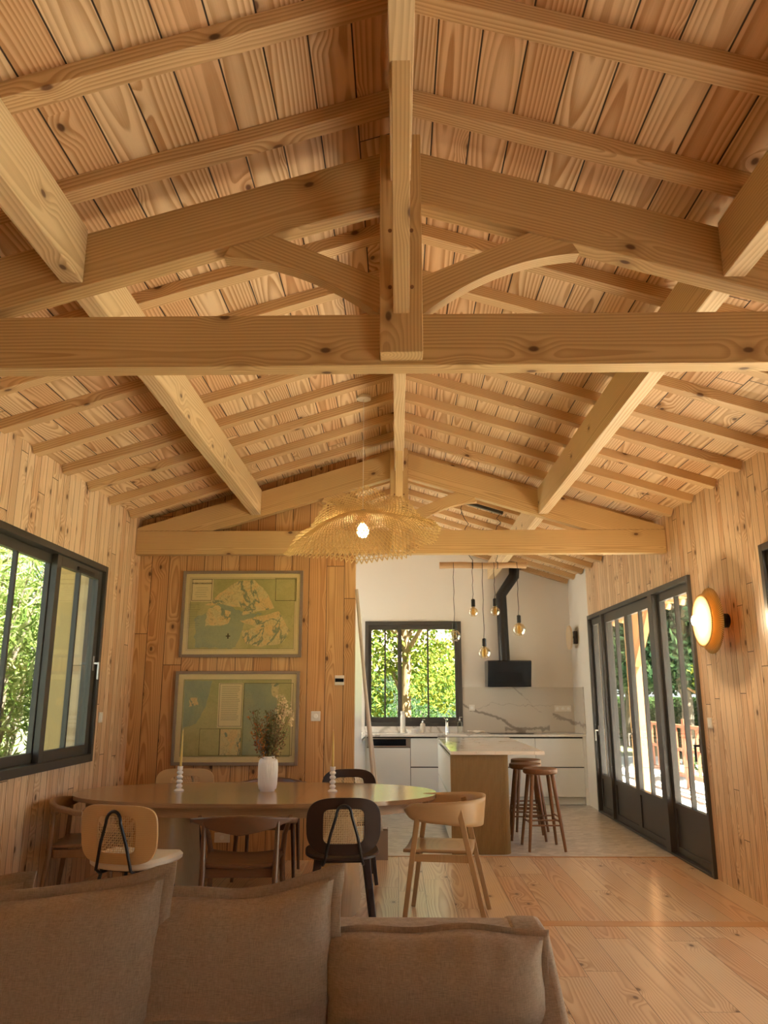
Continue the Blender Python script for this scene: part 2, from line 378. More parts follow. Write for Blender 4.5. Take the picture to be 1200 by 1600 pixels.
def flute_mat():
    t = NT('ochre_fluted_panel'); vec, xyz = t.coords()
    n = t.noise(t.comb(t.math('MULTIPLY', xyz[0], 80.0), t.math('MULTIPLY', xyz[1], 80.0), t.math('MULTIPLY', xyz[2], 3.0)), 1.0, 2)
    return t.surf(t.principled(t.mix(n, (0.24, 0.155, 0.055), (0.31, 0.205, 0.08)), 0.5))
m_flute = flute_mat()
def ground_mat(name, a, b, sc):
    t = NT(name); vec, xyz = t.coords(); n = t.noise(vec, sc, 6, 0.6)
    return t.surf(t.principled(t.mix(n, a, b), 0.9))
m_ground = ground_mat('grassy_ground', (0.10, 0.13, 0.045), (0.24, 0.22, 0.12), 3)
m_patio = ground_mat('pale_paving', (0.60, 0.55, 0.47), (0.72, 0.66, 0.57), 6)
m_ext = wood('red_stained_timber', (0.34, 0.12, 0.06), (0.22, 0.07, 0.035), 'Z', 'X', ring=110, knots=0.3, rings=0.4)
m_extorange = wood('orange_pine_post', (0.50, 0.26, 0.11), (0.34, 0.15, 0.06), 'Z', 'X', ring=110, knots=0.4, rings=0.4)
m_shut = wood('yellow_shutter_boards', (0.62, 0.44, 0.19), (0.44, 0.27, 0.10), 'Z', 'X', plank=0.19, ring=90, knots=0.8, rings=0.5, vary=0.3)

# ------------------------------------------------------------------ room shell
XL, XR, YB, YF, XC = -2.53, 2.575, 11.60, -3.2, 0.02
SL = 0.31; ZR = 3.853; RH = 0.07
def zr(x): return ZR - SL * abs(x - XC)            # underside of the rafters
def zb(x): return zr(x) + RH                        # underside of the boards
T = 0.22
def S(o): return tag(o, kind='structure')
S(MB().box((XL, YF, -0.12), (XR, 5.44, 0)).box((XL, 5.56, -0.12), (XR, 7.60, 0)).build('floor', m_floor))
m_strip = wood('floor_cross_board', (0.62, 0.36, 0.17), (0.40, 0.18, 0.07), 'X', 'Y', ring=75, knots=0.5, rough=0.3, coat=0.25)
S(MB().box((XL, 5.443, -0.12), (XR, 5.557, 0.0005)).build('trim_1', m_strip))
S(MB().box((XL, 7.603, -0.12), (XR, YB, -0.002)).build('floor', m_tile))
S(MB().box((-0.40, 7.592, -0.01), (XR, 7.612, 0.004)).build('trim_2', m_extorange))
def side_wall(name, x0, x1, segs, mat):
    """segs: list of (y0, y1, z0, z1) solid blocks"""
    m = MB()
    for y0, y1, z0, z1 in segs: m.box((x0, y0, z0), (x1, y1, z1))
    return S(m.build(name, mat))
ZT = zb(XR) + 0.0
W1 = (4.50, 6.53, 0.92, 2.52)     # left window
D1 = (6.75, 10.43, 0.0, 2.475)    # right doors
D2 = (2.45, 5.38, 0.0, 2.475)     # doors nearer on the right
G1 = (-1.0, 0.7, 0.0, 2.475)      # added glazing right of the camera, out of view, for more daylight
side_wall('wall_left', XL - T, XL, [(YF, W1[0], 0, ZT), (W1[0], W1[1], 0, W1[2]), (W1[0], W1[1], W1[3], ZT), (W1[1], 7.55, 0, ZT)], m_wallY)
side_wall('wall_left', XL - T, XL, [(7.55, YB, 0, ZT)], m_white)
side_wall('wall_right', XR, XR + T, [(YF, G1[0], 0, ZT), (G1[0], G1[1], G1[3], ZT), (G1[1], D2[0], 0, ZT), (D2[0], D2[1], D2[3], ZT), (D2[1], D1[0], 0, ZT), (D1[0], D1[1], D1[3], ZT), (D1[1], 10.47, 0, ZT)], m_wallY)
side_wall('wall_right', XR, XR + T, [(10.47, YB, 0, ZT)], m_white)
KW = (-0.485, 0.945, 1.0, 2.515)
m = MB()
m.box((XL - T, YB, 0), (KW[0], YB + T, 2.515)).box((KW[0], YB, 0), (KW[1], YB + T, KW[2])).box((KW[1], YB, 0), (XR + T, YB + T, 2.515))
m.prism([(XL - T, 2.515), (XR + T, 2.515), (XR + T, zb(XR + T)), (XC, zb(XC)), (XL - T, zb(XL - T))], YB, YB + T)
S(m.build('wall_back', m_white))
# wall behind the camera, with a wide glazed opening
m = MB()
m.box((XL - T, YF - T, 0), (XR + T, YF, 2.5))
m.prism([(XL - T, 2.5), (XR + T, 2.5), (XR + T, zb(XR + T)), (XC, zb(XC)), (XL - T, zb(XL - T))], YF - T, YF)
m_wallX2 = m_wallX
S(m.build('wall_front', m_wallX))
# partition behind the table
m = MB().prism([(XL, 0), (-0.41, 0), (-0.41, zb(-0.41) - 0.002), (XL, zb(XL) - 0.002)], 7.42, 7.56)
S(m.build('wall_partition', m_wallX))
# roof boards, both slopes
def slope_slab(m, xa, xb, y0, y1):
    return m.prism([(xa, zb(xa)), (xb, zb(xb)), (xb, zb(xb) + 0.14), (xa, zb(xa) + 0.14)], y0, y1)
S(slope_slab(MB(), XC, XC + 3.35, YF - 0.6, YB + 0.9).build('ceiling', m_ceil))
SKY = (-2.25, -0.75, 8.2, 11.1)    # added roof window, unseen behind the partition, to brighten the kitchen
m = MB(); slope_slab(m, XC, XC - 3.35, YF - 0.6, SKY[2]); slope_slab(m, XC, XC - 3.35, SKY[3], YB + 0.9)
slope_slab(m, XC, SKY[1], SKY[2], SKY[3]); slope_slab(m, SKY[0], XC - 3.35, SKY[2], SKY[3])
S(m.build('ceiling', m_ceil))
w5 = S(empty('added_roof_window', (0, 0, 0)))
sf_ = MB(); 
for (xa, xb, ya, yb_) in ((SKY[0], SKY[1], SKY[2], SKY[2] + .06), (SKY[0], SKY[1], SKY[3] - .06, SKY[3]), (SKY[0], SKY[0] + .06, SKY[2] + .06, SKY[3] - .06), (SKY[1] - .06, SKY[1], SKY[2] + .06, SKY[3] - .06)):
    slope_slab(sf_, xb, xa, ya, yb_)
sf_.build('window_frame', m_frame, w5)
MB().prism([(SKY[0] + .06, zb(SKY[0] + .06) + .1), (SKY[1] - .06, zb(SKY[1] - .06) + .1), (SKY[1] - .06, zb(SKY[1] - .06) + .106), (SKY[0] + .06, zb(SKY[0] + .06) + .106)], SKY[2] + .06, SKY[3] - .06).build('glass_pane', m_glass, w5)

# ------------------------------------------------------------------ roof timbers
def oriented(mb, name, mat, parent, org, rot, **kw):
    M = Matrix.Translation(org) @ rot.to_4x4(); Mi = M.inverted(); mb.v = [tuple(Mi @ Vector(v)) for v in mb.v]
    o = mb.build(name, mat, parent, **kw); o.location = org; o.rotation_euler = rot.to_euler(); return o
I3 = Matrix.Identity(3)
TR = [2.93, 7.27]          # truss planes (front face)
def truss(y, label):
    t = empty('roof_truss', (XC, y, 0), 0, label, 'roof truss')
    th = 0.09
    oriented(MB().box((XL - XC, 0, 2.765), (XR - XC, th, 2.995)), 'tie_beam', m_beamX, t, (0, .045, 2.88), I3, bevel=0.004)
    zc = (2.75 - 2.765)
    kp = MB().box((-0.087, -0.085, 2.785), (0.087, 0.10, 3.80)); kp = oriented(kp, 'king_post', m_beamZ, t, (0, 0, 3.3), I3, bevel=0.004)
    for s in (-1, 1):
        xi, xo = 0.087 * s, (2.55 if s > 0 else 2.55) * s
        top = lambda x: 3.80 - 0.303 * abs(x); bot = lambda x: 3.545 - 0.303 * abs(x)
        xt = (3.545 - 2.995) / 0.303
        poly = [(xi, top(xi)), (xo, top(xo)), (xo, 2.997), (xt * s, 2.997), (xi, bot(xi))]
        oriented(MB().prism(poly, 0.0, th), 'principal_rafter', m_beamX, t, (s * 1.3, 0.045, 3.68 - 0.303 * 1.3), Matrix.Rotation(s * math.atan(.303), 3, 'Y'), bevel=0.004)
        # curved brace
        pts = [(0.088 * s, 3.17), (0.55 * s, bot(0.55)), (0.735 * s, bot(0.735)), (0.76 * s, bot(0.735) - 0.045)]
        P0 = Vector((0.76, bot(0.735) - 0.045)); P1 = Vector((0.40, 3.26)); P2 = Vector((0.088, 2.998))
        for k in range(1, 13):
            q = k / 12; p = P0 * (1 - q) ** 2 + P1 * 2 * q * (1 - q) + P2 * q * q; pts.append((p.x * s, p.y))
        oriented(MB().prism(pts, 0.01, 0.08), 'curved_brace', m_beamX, t, (s * 0.4, 0.045, 3.22), Matrix.Rotation(-s * R(24), 3, 'Y'))
        for px, pz in ((0.045 * s, 3.07), (0.045 * s, 3.33)):
            MB().lathe([(0.008, 0), (0.008, 0.006)], 12, M=Matrix.Translation((px, -0.084, pz - 3.3)) @ Matrix.Rotation(pi / 2, 4, 'X')).build('peg', m_stool, kp)
    # brace up to the ridge, on the camera's side
    oriented(MB().beam((0, -0.03, 2.96), (0, -0.70, 3.60), 0.066, 0.085, side=(1, 0, 0)), 'ridge_brace', m_beamZ, t, (0, -.36, 3.28), Matrix.Rotation(R(46), 3, 'X'), bevel=0.003)
    return t
truss(TR[0], 'large pine roof truss nearest the camera, spanning the room above the sofa')
truss(TR[1], 'pine roof truss against the plank partition, above the wall maps')
YS = [(YF, 2.925), (3.025, 7.265), (7.365, YB)]
pl_label = {(-1, 0): 'heavy pine purlin at upper left, ending on the nearest truss', (1, 0): 'heavy pine purlin at upper right, ending on the nearest truss',
            (-1, 1): 'pine purlin on the left roof slope between the two trusses', (1, 1): 'pine purlin on the right roof slope between the two trusses',
            (1, 2): 'pine purlin over the kitchen running to the white end wall'}
for (s, k), lb in pl_label.items():
    y0, y1 = YS[k]; x = XC + s * 1.395
    o = MB().box((-0.046, 0, -0.13), (0.046, y1 - y0, zr(x) - 3.296)).build('purlin', m_beamY, bevel=0.004, loc=(x, y0, 3.28))
    tag(o, lb, 'beam', 'purlins')
RY = [(YF, 2.845, 'ridge beam of pale pine directly overhead, ending at the nearest truss'), (3.03, 7.185, 'narrow pine ridge beam between the two trusses, in front of the pendant lamp ceiling'), (7.37, YB, 'ridge beam over the kitchen beyond the far truss')]
for y0, y1, lb in RY:
    o = MB().box((-0.043, 0, -0.135), (0.043, y1 - y0, 0.138)).build('ridge_beam', m_beamY, bevel=0.004, loc=(XC, y0, 3.70))
    tag(o, lb, 'beam', 'ridge beams')
ang = math.atan(SL); LR = 2.53 / cos(ang)
raft_me = None
nums = ['first', 'second', 'third', 'fourth', 'fifth', 'sixth', 'seventh', 'eighth', 'ninth', 'tenth', 'eleventh']
bays = [([2.79, 2.28], 'counting from nearest truss toward the camera'),
        ([3.24, 3.70, 4.15, 4.62, 5.11, 5.59, 6.07, 6.56, 7.07], 'between the trusses, counting from the nearest truss'),
        ([7.62, 8.12, 8.62, 9.12, 9.62, 10.12, 10.62, 11.12, 11.58], 'over the kitchen, counting from the far truss')]
for s in (-1, 1):
    side = 'left' if s < 0 else 'right'
    for ys, what in bays:
        for i, yb_ in enumerate(ys):
            if raft_me is None:
                o = MB().box((0.0, -0.04, 0), (LR, 0.04, 0.068)).build('rafter', m_raft, bevel=0.003); raft_me = o.data
                proto_r = o
            else:
                o = proto_r.copy(); COL.objects.link(o)
            L = (XR - XC - 0.004) if s > 0 else (XC - XL - 0.004)
            o.location = (XC, yb_ - 0.04, ZR)
            o.rotation_euler = (0, ang, 0) if s > 0 else (0, ang, pi)
            tag(o, '%s pine rafter, %s roof slope, %s' % (nums[i], side, what), 'rafter', 'rafters on the %s slope' % side)

# ------------------------------------------------------------------ windows and doors (local x along the wall, y outward, z up)
def ring(m, x0, x1, z0, z1, w_, y0, y1, wb=None, wt=None):
    wb = wb if wb is not None else w_; wt = wt if wt is not None else w_
    m.box((x0, y0, z0), (x0 + w_, y1, z1)); m.box((x1 - w_, y0, z0), (x1, y1, z1))
    m.box((x0 + w_, y0, z0), (x1 - w_, y1, z0 + wb)); m.box((x0 + w_, y0, z1 - wt), (x1 - w_, y1, z1))
def leaf(root, name, x0, x1, z0, z1, y0, y1, st=0.055, kick=0.0, munt=1, wt=None, wb=None):
    m = MB(); ring(m, x0, x1, z0, z1, st, y0, y1, wt=wt, wb=wb)
    l = m.build(name, m_frame, root, bevel=0.002)
    gz = z0 + (wb or st)
    if kick:
        MB().box((x0 + st, y0 + 0.012, gz), (x1 - st, y1 - 0.012, kick - 0.05)).build('kick_panel', m_frame, l)
        MB().box((x0 + st, y0, kick - 0.05), (x1 - st, y1, kick)).build('rail', m_frame, l); gz = kick
    ym = (y0 + y1) / 2
    MB().box((x0 + st, ym - 0.003, gz), (x1 - st, ym + 0.003, z1 - (wt or st))).build('glass_pane', m_glass, l)
    for k in range(munt):
        xm = x0 + st + (x1 - x0 - 2 * st) * (k + 1) / (munt + 1)
        MB().box((xm - 0.012, y0 + 0.004, gz), (xm + 0.012, y1 - 0.004, z1 - (wt or st))).build('glazing_bar', m_frame, l)
    return l
def lever(root, x, z, y, dx, mat=None):
    h = MB().box((x - 0.014, y - 0.008, z - 0.06), (x + 0.014, y, z + 0.06)).box((x - 0.009, y - 0.05, z - 0.009), (x + 0.009, y - 0.008, z + 0.009))
    h.box((min(x, x + dx), y - 0.055, z - 0.010), (max(x, x + dx), y - 0.040, z + 0.010)) if dx else h.box((x - 0.01, y - 0.055, z - 0.13), (x + 0.01, y - 0.04, z + 0.01))
    return h.build('handle', mat or m_steel, root, bevel=0.003)
# left window: local x = world y
w1 = S(empty('window_1', (XL, 0, 0), pi / 2))
m = MB(); ring(m, W1[0], W1[1], W1[2], W1[3], 0.045, -0.035, 0.11, wb=0.06, wt=0.05); m.build('window_frame', m_frame, w1, bevel=0.003)
leaf(w1, 'sash', W1[0] + 0.045, 5.66, W1[2] + 0.06, W1[3] - 0.05, 0.045, 0.085, st=0.07)
sh = leaf(w1, 'sash', 5.60, W1[1] - 0.045, W1[2] + 0.06, W1[3] - 0.05, -0.005, 0.040, st=0.075)
MB().box((5.95, -0.022, 2.40), (6.28, -0.004, 2.435)).build('air_vent', m_black, sh, bevel=0.008)
lever(sh, 6.44, 1.70, -0.006, 0)
o = MB().box((-0.20, -0.02, 0.80), (0.0, 0.02, 2.56)).build('window_shutter', m_shut, loc=(XL - T - 0.005, 6.60, 0), bevel=0.003)
tag(o, 'yellow pine board shutter standing open outside the left window', 'shutter')
# kitchen window
w2 = S(empty('window_2', (0, YB, 0), 0))
m = MB(); ring(m, KW[0], KW[1], KW[2], KW[3], 0.05, -0.03, 0.10, wb=0.055, wt=0.06); m.build('window_frame', m_frame, w2, bevel=0.003)
leaf(w2, 'sash', KW[0] + 0.05, 0.06, KW[2] + 0.055, KW[3] - 0.06, 0.04, 0.08, st=0.045, wb=0.07, wt=0.06)
lk = leaf(w2, 'sash', 0.0, KW[1] - 0.05, KW[2] + 0.055, KW[3] - 0.06, -0.01, 0.03, st=0.05, wb=0.07, wt=0.06)
# right doors: local x = -world y
dr = S(empty('door_1', (XR, 0, 0), -pi / 2))
m = MB(); a, b = -D1[1], -D1[0]
ring(m, a, b, 0, D1[3], 0.045, -0.03, 0.10, wb=0.02, wt=0.05)
m.box((-7.87, -0.035, 0.02), (-7.73, 0.10, D1[3] - 0.05)); m.box((-9.76, -0.035, 0.02), (-9.68, 0.10, D1[3] - 0.05))
m.build('door_frame', m_frame, dr, bevel=0.003)
d_ = leaf(dr, 'door_leaf', -7.73, b - 0.045, 0.02, D1[3] - 0.05, 0.02, 0.07, st=0.06, kick=0.46, wt=0.08); lever(d_, -6.92, 1.02, 0.02, 0, m_black)
d_ = leaf(dr, 'door_leaf', -8.76, -7.87, 0.02, D1[3] - 0.05, 0.0, 0.05, st=0.065, kick=0.46, wt=0.11)
d_ = leaf(dr, 'door_leaf', -9.68, -8.76, 0.02, D1[3] - 0.05, 0.0, 0.05, st=0.065, kick=0.46, wt=0.11); lever(d_, -8.80, 1.03, 0.0, 0)
d_ = leaf(dr, 'door_leaf', a + 0.045, -9.76, 0.02, D1[3] - 0.05, 0.02, 0.07, st=0.06, kick=0.46, wt=0.08); lever(d_, -10.35, 1.0, 0.02, 0)
dr = S(empty('door_2', (XR, 0, 0), -pi / 2)); a, b = -D2[1], -D2[0]
m = MB(); ring(m, a, b, 0, D2[3], 0.05, -0.03, 0.10, wb=0.02); m.build('door_frame', m_frame, dr, bevel=0.003)
for k in range(3):
    q = (b - a - 0.10) / 3; leaf(dr, 'door_leaf', a + 0.05 + q * k, a + 0.05 + q * (k + 1), 0.02, D2[3] - 0.05, 0.0, 0.05, st=0.05, munt=1)
dr = S(empty('added_glazing', (XR, 0, 0), -pi / 2)); a, b = -G1[1], -G1[0]  # unseen glazing added to let extra daylight into the room
m = MB(); ring(m, a, b, 0, G1[3], 0.05, -0.03, 0.10, wb=0.02); m.build('window_frame', m_frame, dr)
for k in range(3):
    q = (b - a - 0.10) / 3; leaf(dr, 'sash', a + 0.05 + q * k, a + 0.05 + q * (k + 1), 0.02, G1[3] - 0.05, 0.0, 0.05, st=0.05, munt=0)

# ------------------------------------------------------------------ wall maps
def map_mat(name, kind):
    t = NT(name); vec, xyz = t.coords()
    n = t.noise(vec, 2.6, 5, 0.6, 0.9); n2 = t.noise(vec, 6.0, 4, 0.6, 1.2); fine = t.noise(vec, 40, 2)
    if kind == 'land':
        c = t.mix(t.ss(n2, 0.40, 0.60), (0.80, 0.66, 0.36), (0.88, 0.62, 0.30))
        e = t.math('ABSOLUTE', t.math('SUBTRACT', n, 0.5)); c = t.mix(t.math('SUBTRACT', 1.0, t.ss(e, 0.008, 0.022)), c, (0.34, 0.36, 0.24))
    elif kind == 'sea':
        c = t.mix(t.ss(n, 0.35, 0.65), (0.36, 0.40, 0.30), (0.46, 0.47, 0.29))
    elif kind == 'green':
        c = t.mix(t.ss(n, 0.35, 0.65), (0.50, 0.46, 0.20), (0.64, 0.56, 0.27))
    else:
        c = t.mix(fine, (0.86, 0.70, 0.42), (0.92, 0.76, 0.47))
    if kind != 'paper':
        for sc in (9.0, 17.0):
            q = t.noise(vec, sc, 5, 0.65, 1.0); e = t.math('ABSOLUTE', t.math('SUBTRACT', q, 0.52)); c = t.mix(t.math('MULTIPLY', t.math('SUBTRACT', 1.0, t.ss(e, 0.0, 0.010)), 0.6 if kind == 'land' else 0.25), c, (0.10, 0.08, 0.03))
    return t.surf(t.principled(c, 0.35))
mm = {k: map_mat('map_' + k, k) for k in ('land', 'sea', 'green', 'paper')}
m_ink = plain('map_ink', (0.05, 0.035, 0.015), 0.6)
m_mframe = wood('grey_weathered_frame', (0.26, 0.20, 0.15), (0.16, 0.12, 0.09), 'X', 'Z', ring=120, knots=0, rings=0.5)
def rect_outline(m, x0, z0, x1, z1, y, t_=0.0022):
    for a, b in (((x0, z0), (x1, z0 + t_)), ((x0, z1 - t_), (x1, z1)), ((x0, z0), (x0 + t_, z1)), ((x1 - t_, z0), (x1, z1))):
        m.box((a[0], y - 0.0006, a[1]), (b[0], y, b[1]))
def map_panel(x0, x1, z0, z1, label):
    r = empty('wall_map', ((x0 + x1) / 2, 7.42, (z0 + z1) / 2), 0, label, 'map', 'framed maps'); W, H = (x1 - x0) / 2, (z1 - z0) / 2
    m = MB(); ring(m, -W, W, -H, H, 0.028, -0.032, -0.002); m.build('picture_frame', m_mframe, r, bevel=0.003)
    MB().box((-W + 0.028, -0.016, -H + 0.028), (W - 0.028, -0.006, H - 0.028)).build('map_sheet', mm['paper'], r)
    MB().box((-W + 0.028, -0.024, -H + 0.028), (W - 0.028, -0.022, H - 0.028)).build('glazing', glass_map, r)
    return r, W - 0.028, H - 0.028
glass_map = glass_mat('map_glazing', (0.97, 0.98, 0.95), 0.7)
def pr(m_, poly, y0, y1): return m_.prism(poly, y0, y1)
r, W, H = map_panel(-2.085, -0.915, 1.793, 2.623, 'framed vintage bay map with a triangular tan area, the upper of two')
b = 0.05
MB().box((-W + b, -0.0168, -H + b), (W - b, -0.0160, H - b)).build('printed_ground', mm['green'], r)
rnd = random.Random(5)
def wiggle(pts, n=8, a=0.012):
    out = []
    for i in range(len(pts)):
        p, q = Vector(pts[i]), Vector(pts[(i + 1) % len(pts)])
        for k in range(n):
            w_ = p.lerp(q, k / n); out.append((w_.x + rnd.uniform(-a, a), w_.y + rnd.uniform(-a, a)))
    return out
MB().prism(wiggle([(-0.44, -H + b + .01), (-0.45, -0.05), (-0.2, 0.12), (0.0, 0.02), (0.2, 0.0), (0.05, -0.07), (-0.05, -H + b + .01)]), -0.0174, -0.0168).build('printed_water', mm['sea'], r)
for poly in ([(-0.05, H - b - .02), (-0.22, 0.19), (-0.36, 0.08), (-0.2, 0.09), (0.02, 0.05), (0.0, -0.02), (0.32, 0.05), (0.22, 0.22), (0.1, 0.32)],
             [(-0.02, -0.07), (0.12, -0.04), (0.36, 0.02), (0.47, -0.16), (0.40, -0.29), (0.2, -0.31), (0.04, -0.29), (0.0, -0.17), (0.14, -0.13)]):
    MB().prism(wiggle(poly, 4, 0.008), -0.0180, -0.0174).build('printed_land', mm['land'], r)
MB().prism(wiggle([(-0.36, -0.12), (-0.34, 0.03), (-0.25, 0.08), (-0.11, 0.02), (-0.12, -0.09), (-0.2, -0.12)], 5), -0.0180, -0.0174).build('printed_island', mm['land'], r)
ink = MB(); rect_outline(ink, -W + b, -H + b, W - b, H - b, -0.0184)
rect_outline(ink, -W + b - .012, -H + b - .012, W - b + .012, H - b + .012, -0.0184, 0.0012)
MB().box((-0.505, -0.0182, 0.115), (-0.29, -0.0172, 0.345)).build('title_block', mm['paper'], r)
rect_outline(ink, -0.495, 0.125, -0.30, 0.335, -0.019, 0.004)
MB().box((0.31, -0.0182, 0.115), (0.525, -0.0172, 0.345)).build('inset_map', mm['green'], r); rect_outline(ink, 0.318, 0.122, 0.517, 0.337, -0.019, 0.004)
for k in range(5): ink.box((-0.47 + rnd.uniform(0, .03), -0.019, 0.25 - k * 0.022), (-0.33 - rnd.uniform(0, .03), -0.0182, 0.2515 - k * 0.022))
for k in range(14): ink.box((-0.52, -0.019, 0.09 - k * 0.017), (-0.40 - rnd.uniform(0, .06), -0.0182, 0.0912 - k * 0.017))
ink.build('printed_lines', m_ink, r)
text('title_text', "BASSIN D'ARCACHON", 0.0185, m_ink, r, (-0.398, -0.0185, 0.287), (pi / 2, 0, 0), bold=0.0008)
MB().box((-0.13, -0.019, -0.24), (-0.118, -0.0182, -0.19)).box((-0.145, -0.019, -0.22), (-0.103, -0.0182, -0.21)).build('compass_mark', m_ink, r)
r, W, H = map_panel(-2.10, -0.925, 0.812, 1.665, 'framed vintage coast map with a large blue-green sea panel, the lower of two')
MB().box((-W + b, -0.0168, -H + b), (W - b, -0.0160, H - b)).build('printed_ground', mm['green'], r)
MB().prism(wiggle([(-0.5, H - b - .01), (-0.5, -0.1), (-0.37, -0.05), (-0.28, 0.13), (-0.24, H - b - .01)], 6, .006), -0.0174, -0.0168).build('printed_water', mm['sea'], r)
MB().prism(wiggle([(-0.45, 0.1), (-0.44, 0.18), (-0.38, 0.19), (-0.36, 0.12)], 4, .008), -0.0180, -0.0174).build('printed_island', mm['land'], r)
MB().box((-0.175, -0.0182, -0.09), (0.055, -0.0172, 0.315)).build('legend_block', mm['paper'], r)
MB().box((0.065, -0.0182, -H + b + .01), (0.38, -0.0172, 0.315)).build('printed_sea_panel', mm['sea'], r)
MB().prism(wiggle([(0.38, -H + b + .012), (0.38, 0.0), (0.44, 0.12), (0.50, 0.2), (0.52, -H + b + .012)], 6, .004), -0.0182, -0.0172).build('printed_land', mm['green'], r)
MB().prism(wiggle([(0.32, 0.31), (0.33, 0.2), (0.38, 0.18), (0.40, 0.31)], 4, .004), -0.0188, -0.0182).build('printed_island', mm['land'], r)
MB().box((-0.335, -0.0182, -H + b + .01), (-0.145, -0.0172, -0.10)).build('inset_map', mm['green'], r)
MB().box((-0.14, -0.0182, -H + b + .01), (0.055, -0.0172, -0.10)).build('inset_map', mm['land'], r)
ink = MB(); rect_outline(ink, -W + b, -H + b, W - b, H - b, -0.0184)
rect_outline(ink, -0.165, -0.08, 0.05, 0.31, -0.019, .003); rect_outline(ink, 0.065, -H + b + .01, 0.53, 0.315, -0.019, .003)
rect_outline(ink, -0.335, -H + b + .01, -0.145, -0.10, -0.019, .003); rect_outline(ink, -0.145, -H + b + .01, 0.055, -0.10, -0.019, .003)
for k in range(19): ink.box((-0.145, -0.019, 0.285 - k * 0.017), (0.03 - rnd.uniform(0, .03), -0.0182, 0.2875 - k * 0.017))
ink.build('printed_lines', m_ink, r)

# ------------------------------------------------------------------ wall fittings
def wall_box(name, loc, rz, w_, h_, label, cat, extra=None):
    r = empty(name, loc, rz, label, cat)
    MB().box((-w_ / 2, -0.012, -h_ / 2), (w_ / 2, 0, h_ / 2)).build('cover_plate', m_whiteplast, r, bevel=0.004)
    if extra == 'rocker': MB().box((-w_ * .33, -0.016, -h_ * .33), (w_ * .33, -0.012, h_ * .33)).build('rocker', m_whitecab, r, bevel=0.002)
    if extra == 'dial': MB().lathe([(0.022, 0), (0.022, 0.014), (0.018, 0.018)], 24, M=Matrix.Translation((0, -0.012, 0)) @ Matrix.Rotation(pi / 2, 4, 'X')).build('dial', m_whitecab, r, smooth=True)
    if extra == 'screen':
        MB().box((-w_ * .45, -0.014, -h_ * .18), (w_ * .45, -0.012, h_ * .18)).build('display', m_screen, r)
    if extra and extra.startswith('sock'):
        n = int(extra[4:])
        for k in range(n):
            cx = (k - (n - 1) / 2) * w_ / n
            MB().lathe([(0.021, 0), (0.021, 0.002), (0.018, 0.002)], 20, M=Matrix.Translation((cx, -0.012, 0)) @ Matrix.Rotation(pi / 2, 4, 'X')).build('socket', m_whitecab, r, smooth=True)
    return r
wall_box('thermostat', (-0.55, 7.42, 1.58), 0, 0.09, 0.09, 'small white wall thermostat with a dark display on the plank partition', 'thermostat', 'screen')
wall_box('dimmer_switch', (-0.768, 7.42, 1.252), 0, 0.088, 0.09, 'square white dial switch on the partition right of the lower map', 'switch', 'dial')
wall_box('wall_socket', (-1.595, 7.42, 0.19), 0, 0.14, 0.085, 'white wall socket low on the partition, seen under the table', 'socket', 'sock1')
wall_box('light_switch', (XL, 6.70, 1.26), pi / 2, 0.08, 0.085, 'small white light switch beside the left window', 'switch', 'rocker')
wall_box('light_switch', (XR, 6.60, 1.22), -pi / 2, 0.08, 0.085, 'white light switch on the right plank wall below the round lamp', 'switch', 'rocker')
wall_box('wall_socket', (1.08, YB - 0.012, 1.26), 0, 0.085, 0.085, 'single white socket on the marble backsplash beside the window', 'socket', 'sock1')
wall_box('wall_socket', (2.40, YB - 0.012, 1.25), 0, 0.24, 0.085, 'triple white socket at the right end of the marble backsplash', 'socket', 'sock3')

# ------------------------------------------------------------------ disc wall lamps
def disc_lamp(y, z, label, on):
    r = empty('wall_lamp', (XR, y, z), -pi / 2, label, 'wall lamp', 'double disc wall lamps')
    RX = Matrix.Rotation(pi / 2, 4, 'X')
    MB().lathe([(0.055, 0), (0.055, 0.022), (0.03, 0.03), (0.02, 0.03), (0.02, 0.075), (0, 0.075)], 28, M=RX).build('wall_mount', m_black, r, smooth=True)
    t = NT('pleated_shade'); vec, xyz = t.coords()
    an = t.math('ARCTAN2', xyz[0], xyz[2]); st = t.ss(t.math('SINE', t.math('MULTIPLY', an, 90.0)), -0.5, 0.8)
    col = t.mix(st, (0.60, 0.42, 0.18), (0.86, 0.70, 0.42))
    df = t.n('BsdfDiffuse'); t.set(df.inputs[0], col); tl = t.n('BsdfTranslucent'); t.set(tl.inputs[0], col)
    mx = t.n('MixShader', {0: 0.5}); t.set(mx.inputs[1], df); t.set(mx.inputs[2], tl); ms = t.surf(mx)
    def disc(rad, y0, dish):
        return lambda u, v: ((0.02 + (rad - 0.02) * v) * cos(2 * pi * u), -(y0 - dish * v * v), (0.02 + (rad - 0.02) * v) * sin(2 * pi * u))
    MB().grid(72, 8, disc(0.255, 0.15, 0.015), True).build('back_disc', ms, r, smooth=True, solid=0.003)
    MB().grid(72, 8, disc(0.205, 0.200, 0.0), True).build('front_disc', ms, r, smooth=True, solid=0.003)
    MB().lathe([(0.018, 0.075), (0.018, 0.196), (0.022, 0.198), (0.022, 0.208), (0.012, 0.210)], 16, M=RX).build('lamp_holder', m_steel, r, smooth=True)
    MB().lathe([(0.0, 0.205), (0.014, 0.206), (0.036, 0.225), (0.042, 0.243), (0.036, 0.268), (0.0, 0.283)], 20, M=RX).build('light_bulb', m_bulb, r, smooth=True)
    lamp('lamp_light', (0, -0.31, 0.0), 4.5, r=0.035, parent=r)
disc_lamp(6.07, 2.01, 'glowing double disc wall lamp on the right plank wall', True)
r = empty('wall_light', (XR, 11.2, 2.245), -pi / 2, 'small unlit wall light with a pale disc on the white kitchen wall', 'wall lamp')
MB().box((-0.05, -0.045, -0.09), (0.05, 0, 0.09)).build('wall_mount', m_dark, r, bevel=0.004)
